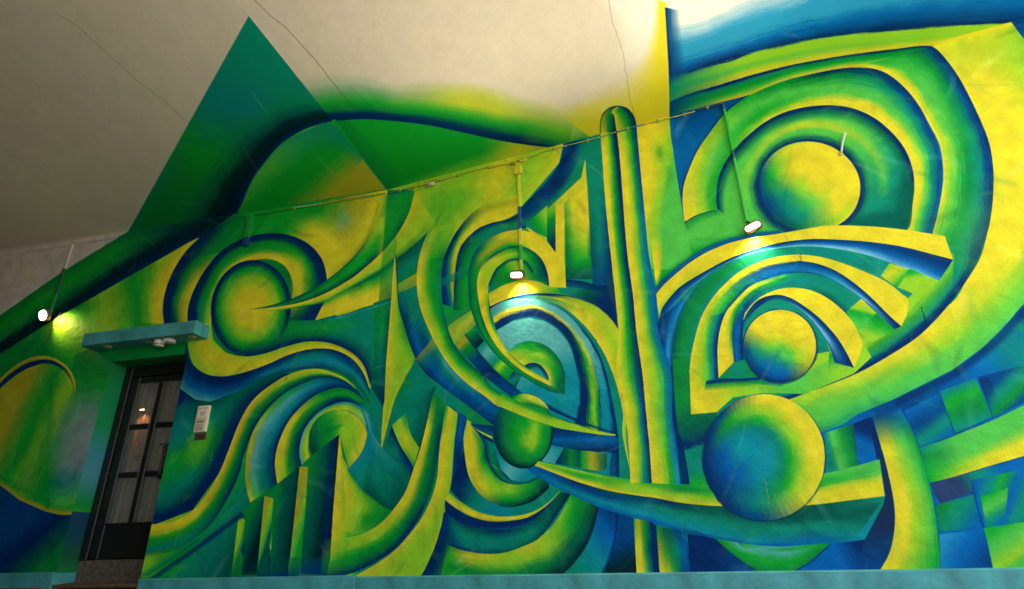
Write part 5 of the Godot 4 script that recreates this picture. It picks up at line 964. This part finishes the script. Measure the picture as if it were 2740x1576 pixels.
	soffit(st, 2, pr, Vector3.RIGHT, soffit_right, top)
	struct("ceiling", st, roof_r)
	st = mb()
	var far_left := top - along_left * 6.6
	var pl := [far_left, top, ridge, far_left + soffit_left * (RIDGE + 0.9)]
	soffit(st, 3, pl, along_left, soffit_left, top)
	struct("ceiling", st, roof_l)
	st = mb()
	box(st, Vector3(-12.5, WALL_TOP, FAR_SIDE + 0.2), Vector3(OPEN_END + 12.5, 0, 0), Vector3(0, 0.25, 0.0), Vector3(0, RIDGE * tan(SLOPE), RIDGE - FAR_SIDE - 0.5))
	struct("ceiling", st, cream)
	st = mb()
	box(st, Vector3(-12.5, 5.75, -0.4), Vector3(OPEN_END + 12.5, 0, 0), Vector3(0, 0.3, 0), Vector3(0, 0, FAR_SIDE + 0.9))
	struct("added_roof", st, cream)  # slab added overhead to stop light leaking in along the ridge
	# the passage's other sides, out of view
	w = thing("passage_wall", "plain brown wall on the far side of the passage", "wall")
	st = mb()
	box(st, Vector3(-12.5, 0, FAR_SIDE), Vector3(-2.3 + 12.5, 0, 0), Vector3(0, 5.74, 0), Vector3(0, 0, 0.35))
	part("plaster_face", st, brick, w)
	w = thing("passage_wall", "unseen brown pier added to narrow the passage opening and cut the light", "wall")  # pier added out of view to hold back light on the right
	st = mb()
	box(st, Vector3(2.0, 0, FAR_SIDE), Vector3(OPEN_END - 2.0, 0, 0), Vector3(0, 5.74, 0), Vector3(0, 0, 0.35))
	part("plaster_face", st, brick, w)
	w = thing("passage_wall", "plain brown wall that closes the dark end of the passage", "wall")
	st = mb()
	box(st, wl(-6.7, 0, -0.4), along_left * 0.25, Vector3(0, 5.74, 0), out_left * 9.5)
	part("plaster_face", st, brick, w)
	build_door(black)
	build_fittings(white, teal)

func soffit(st: SurfaceTool, n: int, p: Array, along: Vector3, up: Vector3, zero: Vector3) -> void:
	var uv := []
	for v in p:
		uv.append(chart_uv(n, (v - zero).dot(along), (v - zero).dot(up)))
	var lift := Vector3(0, 0.25, 0)
	quad(st, p[0], p[1], p[2], p[3], uv)
	quad(st, p[3] + lift, p[2] + lift, p[1] + lift, p[0] + lift, [uv[3], uv[2], uv[1], uv[0]])
	for i in 4:
		var j := (i + 1) % 4
		quad(st, p[j], p[i], p[i] + lift, p[j] + lift, [uv[j], uv[i], uv[i], uv[j]])

func lbox(st: SurfaceTool, u0: float, u1: float, v0: float, v1: float, d0: float, d1: float, bevel := 0.0) -> void:
	box(st, wl(u0, v0, d0), along_left * (u1 - u0), Vector3(0, v1 - v0, 0), out_left * (d1 - d0), bevel)

func rbox(st: SurfaceTool, u0: float, u1: float, v0: float, v1: float, d0: float, d1: float, bevel := 0.0) -> void:
	box(st, wr(u0, v0, d0), Vector3(u1 - u0, 0, 0), Vector3(0, v1 - v0, 0), Vector3(0, 0, d1 - d0), bevel)

func build_door(black: Material) -> void:
	var d := thing("entrance_door", "black framed glass door with six panes in the deep doorway", "door", Vector3.ZERO)
	var st := mb()
	lbox(st, -3.347, -3.245, 0.36, 2.484, -0.33, -0.215, 0.006)
	lbox(st, -2.385, -2.314, 0.36, 2.484, -0.33, -0.215, 0.006)
	lbox(st, -3.245, -2.385, 2.355, 2.484, -0.33, -0.215, 0.006)
	part("door_frame", st, black, d)
	st = mb()
	lbox(st, -3.242, -3.131, 0.372, 2.352, -0.29, -0.238, 0.008)
	lbox(st, -2.502, -2.388, 0.372, 2.352, -0.29, -0.238, 0.008)
	lbox(st, -3.131, -2.502, 2.279, 2.352, -0.29, -0.238, 0.008)
	lbox(st, -3.131, -2.502, 0.372, 0.727, -0.29, -0.238, 0.008)
	part("door_leaf", st, black, d)
	st = mb()
	lbox(st, -2.856, -2.781, 0.727, 2.279, -0.285, -0.242, 0.008)
	part("glazing_bar", st, black, d)
	for v in [1.7315, 1.197]:
		for s in [[-3.131, -2.857], [-2.780, -2.502]]:
			st = mb()
			lbox(st, s[0], s[1], v, v + 0.0605, -0.284, -0.243, 0.008)
			part("glazing_bar", st, black, d)
	st = mb()
	lbox(st, -3.131, -2.502, 0.706, 0.7265, -0.238, -0.228, 0.004)
	part("weather_bar", st, black, d)
	var glass := StandardMaterial3D.new()
	glass.albedo_color = Color(0.75, 0.8, 0.78, 0.12)
	glass.transparency = BaseMaterial3D.TRANSPARENCY_ALPHA
	glass.roughness = 0.03
	for s in [[-3.131, -2.857], [-2.780, -2.502]]:
		for v in [[1.792, 2.279], [1.2575, 1.7315], [0.727, 1.197]]:
			st = mb()
			lbox(st, s[0] + 0.001, s[1] - 0.001, v[0] + 0.001, v[1] - 0.001, -0.266, -0.260)
			part("pane", st, glass, d)
	# bar handle
	st = mb()
	var h := []
	for k in 7:
		var a := PI / 2 * k / 6.0
		h.append(wl(-2.465 - 0.1 * sin(a) + 0.0, 1.5 + 0.02 * 0, -0.238) * 0.0 + wl(-2.462 - 0.10 * (1.0 - cos(a)) * 0.35, 1.525 - 0.06 * (1.0 - cos(a)) * 0.3, -0.238 + 0.07 * sin(a)))
	for k in 9:
		h.append(wl(-2.497 - 0.004 * k / 8.0, 1.505 - 0.33 * k / 8.0, -0.166))
	for k in 7:
		var a := PI / 2 * k / 6.0
		h.append(wl(-2.501 + 0.035 * (1.0 - cos(a)), 1.17 - 0.018 * (1.0 - cos(a)), -0.238 + 0.07 * cos(a)))
	tube(st, h, 0.017, 10)
	part("handle", st, paint(Color("0c0c0d"), 0.35), d)
	# stickers on the glass
	sticker(d, -2.99, 1.575, 0.055, 0.06, 0.1, "b8443c", 5)
	sticker(d, -2.638, 1.523, 0.055, 0.05, -0.05, "14130f", 8)
	sticker(d, -2.936, 1.415, 0.05, 0.05, 0.7, "1c1814", 11)
	# stone sill under the leaf
	st = mb()
	lbox(st, -3.347, -2.314, 0.0, 0.365, -0.34, -0.226, 0.01)
	part("sill", st, stone(Color("625b50"), 31), d)
	var step := thing("doorstep", "worn sandstone step below the black door", "step", Vector3.ZERO)
	st = mb()
	box(st, wl(-3.348, 0.125, -0.226), along_left * 1.034, Vector3(0, 0.033, 0), out_left * 0.24 + Vector3(0, -0.02, 0), 0.008)
	part("slab", st, stone(Color("6a543c"), 12), step)
	# hallway behind the glass
	st = mb()
	var g := paint(Color("9a958a"), 0.85)
	lbox(st, -3.9, -1.6, 0.3, 0.34, -2.2, -0.35)
	lbox(st, -3.9, -1.6, 2.9, 2.95, -2.2, -0.35)
	lbox(st, -3.95, -3.9, 0.3, 2.95, -2.2, -0.35)
	lbox(st, -1.6, -1.55, 0.3, 2.95, -2.2, -0.35)
	lbox(st, -3.95, -1.55, 0.3, 2.95, -2.25, -2.2)
	struct("hallway", st, g)
	# a pleated grey blind hangs behind the panes
	var cu := thing("curtain", "pale grey pleated curtain hanging behind the door glass", "curtain", Vector3.ZERO)
	st = mb()
	st.set_smooth_group(0)
	var n := 90
	for i in n:
		var q := []
		for k in 2:
			var u: float = -3.24 + 0.90 * (i + k) / n
			var dd: float = -0.42 + 0.010 * sin(u * 62.0) + 0.006 * sin(u * 141.0 + 1.0)
			q.append([u, dd])
		quad(st, wl(q[0][0], 0.5, q[0][1]), wl(q[1][0], 0.5, q[1][1]), wl(q[1][0], 2.42, q[1][1]), wl(q[0][0], 2.42, q[0][1]))
	st.set_smooth_group(-1)
	var cloth := paint(Color("7d7264"), 0.9)
	cloth.backlight_enabled = true
	cloth.backlight = Color(0.25, 0.24, 0.22)
	part("cloth", st, cloth, cu)
	st = mb()
	tube(st, [wl(-3.34, 2.43, -0.42), wl(-2.3, 2.43, -0.42)], 0.012)
	part("curtain_rod", st, black, cu)
	# small lamp added behind the upper pane in place of a passage lamp reflection
	var la := thing("reflection_lamp", "small warm lamp added behind the upper left door pane in place of a reflection", "lamp", Vector3.ZERO)
	st = mb()
	rounded(st, wl(-3.125, 1.992, -0.385), along_left, Vector3.UP, out_left, 0.07, 0.018, 0.02, 0.008)
	part("lamp_shade", st, paint(Color("3a3026"), 0.4), la)
	st = mb()
	rounded(st, wl(-3.125, 1.99, -0.364), along_left, Vector3.UP, out_left, 0.06, 0.011, 0.006, 0.005)
	var em := paint(Color("ffd9a0"))
	em.emission_enabled = true
	em.emission = Color(1.0, 0.78, 0.5)
	em.emission_energy_multiplier = 3.0
	part("bulb", st, em, la)
	var s := SpotLight3D.new()
	s.name = "reflection_lamp_light"
	s.light_color = Color(1.0, 0.66, 0.38)
	s.light_energy = 0.022
	s.spot_angle = 50
	s.spot_range = 20
	s.spot_attenuation = 2
	s.light_size = 0.015
	s.shadow_enabled = true
	la.add_child(s)
	s.look_at_from_position(wl(-3.125, 1.975, -0.352), wl(-3.125, 1.80, -0.41), Vector3.RIGHT)

func worn(c: Color, seed_of: int) -> ImageTexture:
	# brushed paint with paler rubs and a few dark scuffs
	var n := FastNoiseLite.new()
	n.seed = seed_of
	n.frequency = 0.012
	n.fractal_octaves = 5
	var im := n.get_seamless_image(256, 256)
	im.convert(Image.FORMAT_RGB8)
	var r := RandomNumberGenerator.new()
	r.seed = seed_of
	for y in 256:
		for x in 256:
			var f := 0.84 + 0.32 * im.get_pixel(x, y).r
			im.set_pixel(x, y, Color(c.r * f, c.g * f, c.b * f))
	for k in 60:
		var x := r.randi_range(0, 245)
		var y := r.randi_range(0, 250)
		var f := r.randf_range(0.7, 1.1)
		im.fill_rect(Rect2i(x, y, r.randi_range(1, 9), 1), Color(c.r * f, c.g * f, c.b * f))
	return ImageTexture.create_from_image(im)

func stone(c: Color, seed_of: int) -> StandardMaterial3D:
	var m := paint(Color.WHITE, 0.85, noise(0.05, seed_of, 5), 0.4, 3.0)
	var n := FastNoiseLite.new()
	n.seed = seed_of
	n.frequency = 0.02
	n.fractal_octaves = 5
	var im := n.get_seamless_image(256, 256)
	im.convert(Image.FORMAT_RGB8)
	for y in 256:
		for x in 256:
			var f := 0.72 + 0.5 * im.get_pixel(x, y).r
			im.set_pixel(x, y, Color(c.r * f, c.g * f, c.b * f))
	m.albedo_texture = ImageTexture.create_from_image(im)
	return m

func sticker(d: Node3D, u: float, v: float, w: float, h: float, turn: float, back: String, seed_of: int) -> void:
	var im := Image.create(24, 24, false, Image.FORMAT_RGB8)
	im.fill(Color(back))
	var r := RandomNumberGenerator.new()
	r.seed = seed_of
	for k in 9:      # worn print that cannot be read in the photograph
		im.fill_rect(Rect2i(r.randi_range(2, 15), r.randi_range(2, 19), r.randi_range(2, 7), r.randi_range(1, 4)), Color("d8d0c2"))
	var m := StandardMaterial3D.new()
	m.albedo_texture = ImageTexture.create_from_image(im)
	m.roughness = 0.4
	var ex := along_left * cos(turn) + Vector3.UP * sin(turn)
	var ey := Vector3.UP * cos(turn) - along_left * sin(turn)
	var c := wl(u, v, -0.2595)
	var st := mb()
	quad(st, c - ex * w / 2 - ey * h / 2, c + ex * w / 2 - ey * h / 2, c + ex * w / 2 + ey * h / 2, c - ex * w / 2 + ey * h / 2, [Vector2(0, 1), Vector2(1, 1), Vector2(1, 0), Vector2(0, 0)])
	part("sticker", st, m, d)

func trunking(label: String, left: bool, u0: float, u1: float, deep: float, cuts: Array, box_at := Vector2.ZERO) -> Node3D:
	# a straight surface trunking; cuts = [[v top, v bottom, hue], ...], painted with the wall
	var t := thing("cable_conduit", label, "conduit", Vector3.ZERO, "conduits down the mural walls")
	for c in cuts:
		var st := mb()
		if left:
			lbox(st, u0, u1, c[1], c[0], 0.0, deep, 0.004)
		else:
			rbox(st, u0, u1, c[1], c[0], 0.0, deep, 0.004)
		part("conduit_section", st, paint(Color(c[2]), 0.5), t)
	return t

func flood_lamp(label: String, at: Vector3, ex: Vector3, face: Vector3, w: float, h: float, spot_from: Vector3, spot_to: Vector3, power: float, foot: Vector3, glow: float, glow_dir: Vector3) -> void:
	var t := thing("wall_floodlight", label, "lamp", Vector3.ZERO, "floodlights on the mural walls")
	var ey := face.cross(ex).normalized()
	var st := mb()
	rounded(st, at - face * 0.035, ex, ey, face, w + 0.034, h + 0.034, 0.04, (h + 0.034) * 0.42, 0.008)
	part("lamp_housing", st, paint(Color("6a4a38"), 0.4), t)
	st = mb()
	rounded(st, at + face * 0.006, ex, ey, face, w, h, 0.010, h * 0.42, 0.005)
	var em := paint(Color("fff4e0"))
	em.emission_enabled = true
	em.emission = Color(1.0, 0.93, 0.82)
	em.emission_energy_multiplier = 3.0
	part("lamp_lens", st, em, t)
	st = mb()
	tube(st, [foot, foot.lerp(at - face * 0.03, 0.5) + Vector3(0, 0.006, 0), at - face * 0.03], 0.011)
	part("bracket", st, paint(Color("33403a"), 0.5), t)
	var s := SpotLight3D.new()
	s.name = "floodlight_beam"
	s.light_color = Color(1.0, 0.87, 0.68) if power > 0.3 else Color(1.0, 0.78, 0.5)
	s.light_energy = power
	s.spot_angle = 50
	s.spot_angle_attenuation = 1.0
	s.spot_range = 30
	s.spot_attenuation = 2
	s.light_size = 0.04
	s.shadow_enabled = true
	t.add_child(s)
	s.look_at_from_position(spot_from, spot_to, Vector3.RIGHT)
	var g := SpotLight3D.new()
	g.name = "floodlight_glow"
	g.light_color = Color(1.0, 0.93, 0.81)
	g.light_energy = glow
	g.spot_angle = 86
	g.spot_angle_attenuation = 1.0
	g.spot_range = 30
	g.spot_attenuation = 2
	g.light_size = h * 0.5
	g.shadow_enabled = true
	t.add_child(g)
	g.look_at_from_position(at + face * 0.05, at + face * 0.05 + glow_dir, Vector3.RIGHT)

func build_fittings(white: Material, teal: Material) -> void:
	# ---------------- canopy over the door
	var c := thing("door_canopy", "flat teal box canopy on the wall above the black door", "canopy", Vector3.ZERO)
	var st := mb()
	lbox(st, -3.612, -2.088, 2.638, 2.792, 0.0, 0.218, 0.006)
	part("board", st, teal, c)
	st = mb()
	lbox(st, -2.087, -2.083, 2.640, 2.790, 0.0, 0.10, 0.001)
	part("end_cap", st, teal, c)
	for u in [-3.335, -2.765, -2.195]:
		st = mb()
		lathe(st, wl(u, 2.6385, 0.11), Vector3.DOWN, [Vector2(0.040, 0.0), Vector2(0.041, 0.004), Vector2(0.036, 0.007), Vector2(0.029, 0.006), Vector2(0.027, 0.002), Vector2(0.0, 0.002)])
		part("downlight_ring", st, paint(Color("c9bda6"), 0.35), c)
		st = mb()
		lathe(st, wl(u, 2.6364, 0.11), Vector3.DOWN, [Vector2(0.026, 0.0), Vector2(0.02, 0.0022), Vector2(0.0, 0.003)])
		part("downlight_lens", st, paint(Color("6a6258"), 0.2), c)
	var k := thing("smoke_detector", "white smoke detector with a round base under the teal canopy", "detector", Vector3.ZERO)
	st = mb()
	lathe(st, wl(-2.505, 2.638, 0.10), Vector3.DOWN, [Vector2(0.0, 0.0), Vector2(0.066, 0.0), Vector2(0.068, 0.02), Vector2(0.064, 0.03), Vector2(0.05, 0.034), Vector2(0.0, 0.035)], 32)
	part("round_base", st, white, k)
	st = mb()
	lathe(st, wl(-2.625, 2.638, 0.11), Vector3.DOWN, [Vector2(0.0, 0.0), Vector2(0.058, 0.0), Vector2(0.060, 0.022), Vector2(0.056, 0.034), Vector2(0.052, 0.062), Vector2(0.045, 0.068), Vector2(0.0, 0.07)], 32)
	part("sensor_head", st, white, k)
	for j in 10:
		st = mb()
		var a := TAU * j / 10.0
		var o := along_left * cos(a) + out_left * sin(a)
		var s := along_left * -sin(a) + out_left * cos(a)
		box(st, wl(-2.625, 2.582, 0.11) + o * 0.0505 - s * 0.012, s * 0.024, o * 0.005, Vector3(0, 0.012, 0))
		part("vent_slot", st, paint(Color("3a362f"), 0.7), k)
	st = mb()
	tube(st, [wl(-2.56, 2.612, 0.135), wl(-2.535, 2.602, 0.145), wl(-2.515, 2.606, 0.15)], 0.011)
	part("connector", st, white, k)
	# ---------------- intercom and plate
	var ic := thing("door_intercom", "cream door intercom numbered 10 beside the doorway", "intercom", Vector3.ZERO)
	var ivory := paint(Color("f0e4c2"), 0.4)
	st = mb()
	rounded(st, wl(-1.939, 1.719, 0.0), along_left, Vector3.UP, out_left, 0.150, 0.284, 0.026, 0.014, 0.006)
	part("housing", st, ivory, ic)
	st = mb()
	rounded(st, wl(-1.941, 1.719, 0.0255), along_left, Vector3.UP, out_left, 0.118, 0.250, 0.004, 0.006, 0.002)
	part("face_plate", st, paint(Color("d6cab0"), 0.5), ic)
	st = mb()
	rounded(st, wl(-1.941, 1.834, 0.0292), along_left, Vector3.UP, out_left, 0.108, 0.018, 0.004, 0.004, 0.002)
	part("speaker_grille", st, paint(Color("d8cba8"), 0.5), ic)
	st = mb()
	rounded(st, wl(-1.939, 1.772, 0.0292), along_left, Vector3.UP, out_left, 0.104, 0.092, 0.003, 0.004, 0.0015)
	part("number_plate", st, paint(Color("efe6cf"), 0.5), ic)
	var tm := TextMesh.new()
	tm.text = "10"
	var sf := SystemFont.new()
	sf.font_names = PackedStringArray(["Droid Sans"])
	tm.font = sf
	tm.font_size = 48
	tm.pixel_size = 0.00125
	tm.depth = 0.001
	var o := MeshInstance3D.new()
	o.name = "number"
	o.mesh = tm
	o.material_override = paint(Color("191815"), 0.5)
	o.transform = Transform3D(Basis(along_left, Vector3.UP, out_left), wl(-1.937, 1.772, 0.0328))
	ic.add_child(o)
	for v in [[1.690, "a89e86"], [1.662, "d9d2c6"], [1.632, "cdbf9f"], [1.607, "cdbf9f"]]:
		st = mb()
		rounded(st, wl(-1.941, v[0], 0.0292), along_left, Vector3.UP, out_left, 0.088, 0.020, 0.006, 0.003, 0.002)
		part("bell_button", st, paint(Color(v[1]), 0.4), ic)
		st = mb()
		lbox(st, -1.985, -1.897, v[0] - 0.0135, v[0] - 0.0108, 0.0290, 0.0302)
		part("shadow_gap", st, paint(Color("3a342a"), 0.7), ic)
	var pl := thing("name_plate", "small dark brown plate under the cream intercom", "plate", Vector3.ZERO)
	st = mb()
	lbox(st, -2.000, -1.860, 1.498, 1.570, 0.0, 0.006, 0.002)
	part("plate", st, paint(Color("5a4038"), 0.45), pl)
	for v in [1.545, 1.530, 1.515]:
		st = mb()
		lbox(st, -1.97, -1.895, v - 0.003, v + 0.003, 0.0062, 0.0068)
		part("engraved_line", st, paint(Color("33231e"), 0.6), pl)
	# ---------------- conduits
	trunking("conduit, white above and green below, over the floodlight left of the door", true, -4.520, -4.482, 0.022, [[4.213, 3.86, "cfc7b8"], [3.86, 3.5, "0d6a4c"], [3.5, 3.2, "1c9a4a"]])
	trunking("short wide green conduit that ends on the blue rim of the spiral", true, -1.822, -1.762, 0.05, [[4.212, 3.9, "17953f"], [3.9, 3.79, "0a3f86"]])
	var mid := trunking("yellow and green conduit above the middle floodlight, with a square junction box", false, 1.634, 1.664, 0.022, [[4.02, 3.623, "cfd030"], [3.623, 3.362, "0b4a90"], [3.362, 3.175, "c8cc40"], [3.175, 3.005, "2fa548"], [3.005, 2.89, "a8c43a"]])
	st = mb()
	rbox(st, 1.606, 1.688, 4.022, 4.122, 0.0, 0.04, 0.006)
	part("junction_box", st, paint(Color("cfcf34"), 0.5), mid)
	for s in [-1, 1]:
		st = mb()
		tube(st, [wr(1.647 + s * 0.015, 4.12, 0.02), wr(1.647 + s * 0.016, 4.155, 0.02), wr(1.647 + s * 0.028, 4.178, 0.018), wr(1.647 + s * 0.1, 4.185 + s * 0.008, 0.012)], 0.011)
		part("cable_tail", st, paint(Color("c8c640"), 0.5), mid)
	trunking("long thin green conduit above the floodlight beside the great yellow ball", false, 3.752, 3.774, 0.034, [[4.24, 4.17, "0c5a9a"], [4.17, 3.69, "22b83a"], [3.69, 3.6, "0c5a60"], [3.6, 2.93, "44c050"]])
	# ---------------- floodlights
	flood_lamp("floodlight left of the door, turned side-on and shining on green", wl(-4.427, 3.149, 0.135), (along_left * 0.98 + out_left * 0.14 + Vector3.UP * 0.1).normalized(), (out_left * 0.85 - along_left * 0.12 + Vector3.UP * -0.3).normalized(), 0.125, 0.12, wl(-4.40, 3.165, 0.09), wl(-4.29, 3.09, 0.0), 0.26, wl(-4.49, 3.2, 0.015), 0.04, out_left)
	flood_lamp("floodlight on the middle conduit over the cyan dome", wr(1.622, 2.818, 0.07), Vector3(0.985, -0.17, 0).normalized(), Vector3(-0.08, -0.5, 0.86).normalized(), 0.118, 0.05, wr(1.645, 2.785, 0.06), wr(1.655, 2.60, 0.0), 0.4, wr(1.645, 2.89, 0.012), 1.05, Vector3(0, 0.1, 1))
	flood_lamp("floodlight on the long conduit below the great yellow ball", wr(3.795, 2.852, 0.06), Vector3(0.94, 0.34, 0).normalized(), Vector3(-0.12, -0.35, 0.92).normalized(), 0.125, 0.046, wr(3.785, 2.81, 0.06), wr(3.78, 2.64, 0.0), 0.36, wr(3.762, 2.935, 0.015), 1.3, Vector3(0, 0.1, 1))
	# ---------------- cables along the wall top
	var ca := thing("surface_cable", "thin painted cable clipped along the top of the mural walls", "cable", Vector3.ZERO)
	var run_hues := ["2f8a3a", "c4bda4", "b8a030", "b89a2c", "2c9a58"]
	var stops := [-1.72, -1.2, -0.86, -0.55, -0.28, -0.01]
	for i in 5:
		st = mb()
		var path := []
		for j in 9:
			var u: float = lerpf(stops[i], stops[i + 1], j / 8.0)
			path.append(wl(u, 4.222 + 0.004 * sin(u * 9.0) - 0.018 * clampf((u + 1.75) * -2.0 + 1.0, 0.0, 1.0), 0.02))
		tube(st, path, 0.0065, 6)
		part("cable_run", st, paint(Color(run_hues[i]), 0.5), ca)
	var rs := [0.02, 0.3, 0.7, 1.1, 1.55, 1.78, 2.2, 2.55, 2.72, 3.0, 3.27, 3.5, 3.76]
	var rh := ["2c9a58", "b89a40", "c4b040", "b8b034", "c0b832", "b8b83a", "8ab04a", "8aa860", "4a7aa0", "d0c44a", "c4c23a", "1a4a78", "0c4a70"]
	for i in rs.size() - 1:
		st = mb()
		var path := []
		for j in 9:
			var u: float = lerpf(rs[i], rs[i + 1], j / 8.0)
			path.append(wr(u, lerpf(4.205, 4.246, clampf((u - 0.5) / 2.6, 0, 1)) + 0.006 * sin(u * 7.0) - (0.016 if u > 1.3 and u < 1.9 else 0.0), 0.014))
		tube(st, path, 0.006, 6)
		part("cable_run", st, paint(Color(rh[i]), 0.5), ca)
	for u in [-1.2, -0.86, -0.55, -0.28]:
		st = mb()
		lbox(st, u - 0.012, u + 0.012, 4.206, 4.238, 0.01, 0.034, 0.004)
		part("clip", st, paint(Color("8f9a3a"), 0.5), ca)
	for u in [0.18, 0.36, 0.92, 1.3, 2.05, 2.42, 2.84, 3.14, 3.4, 3.62]:
		st = mb()
		var v := lerpf(4.205, 4.246, clampf((u - 0.5) / 2.6, 0, 1)) + 0.006 * sin(u * 7.0)
		rbox(st, u - 0.011, u + 0.011, v - 0.014, v + 0.014, 0.0, 0.026, 0.004)
		part("clip", st, paint(Color("8f9a3a") if u < 2.0 else Color("98a648"), 0.5), ca)
	# knot of tape and spare loop
	var kn := thing("cable_joint", "taped cable joint with a spare loop near the wall bend", "cable joint", Vector3.ZERO)
	st = mb()
	tube(st, [wr(0.545, 4.168, 0.02), wr(0.585, 4.182, 0.026), wr(0.64, 4.186, 0.022)], 0.02)
	part("tape_wrap", st, paint(Color("cfc6a4"), 0.6), kn)
	st = mb()
	var loop := []
	for j in 15:
		var a := -0.6 + 4.6 * j / 14.0
		loop.append(wr(0.66 + 0.06 * cos(a) - 0.01 * j * 0.3, 4.19 + 0.03 * sin(a), 0.03 + 0.01 * sin(a * 0.5)))
	tube(st, loop, 0.007, 6)
	part("spare_loop", st, paint(Color("a8a030"), 0.5), kn)
	st = mb()
	tube(st, [wr(0.585, 4.18, 0.03), wr(0.60, 4.15, 0.04), wr(0.625, 4.135, 0.04), wr(0.64, 4.15, 0.035)], 0.006, 6)
	part("loose_end", st, paint(Color("8f9c30"), 0.5), kn)
	# stub of white cable in the great ball
	var ro := thing("cable_stub", "white bent cable stub sticking out of the great yellow ball", "cable", Vector3.ZERO)
	st = mb()
	tube(st, [wr(4.605, 3.415, 0.0), wr(4.612, 3.432, 0.012), wr(4.622, 3.47, 0.02), wr(4.640, 3.52, 0.024), wr(4.664, 3.575, 0.03), wr(4.672, 3.594, 0.034)], 0.0085, 8)
	part("cable", st, white, ro)
	st = mb()
	lathe(st, wr(4.6, 3.412, 0.0), Vector3(0, 0, 1), [Vector2(0.022, 0.0), Vector2(0.018, 0.006), Vector2(0.0, 0.008)], 12)
	part("plaster_patch", st, paint(Color("c9b84a"), 0.7), ro)
	# hanging wire by the left lamp
	var hw := thing("hanging_wire", "thin dark wire hanging beside the left floodlight", "wire", Vector3.ZERO)
	st = mb()
	var wire := []
	for j in 12:
		wire.append(wl(lerpf(-4.318, -4.405, j / 11.0) + 0.004 * sin(j * 1.3), lerpf(3.305, 2.86, j / 11.0), 0.012))
	tube(st, wire, 0.0035, 5)
	part("wire", st, paint(Color("1e2a1c"), 0.6), hw)
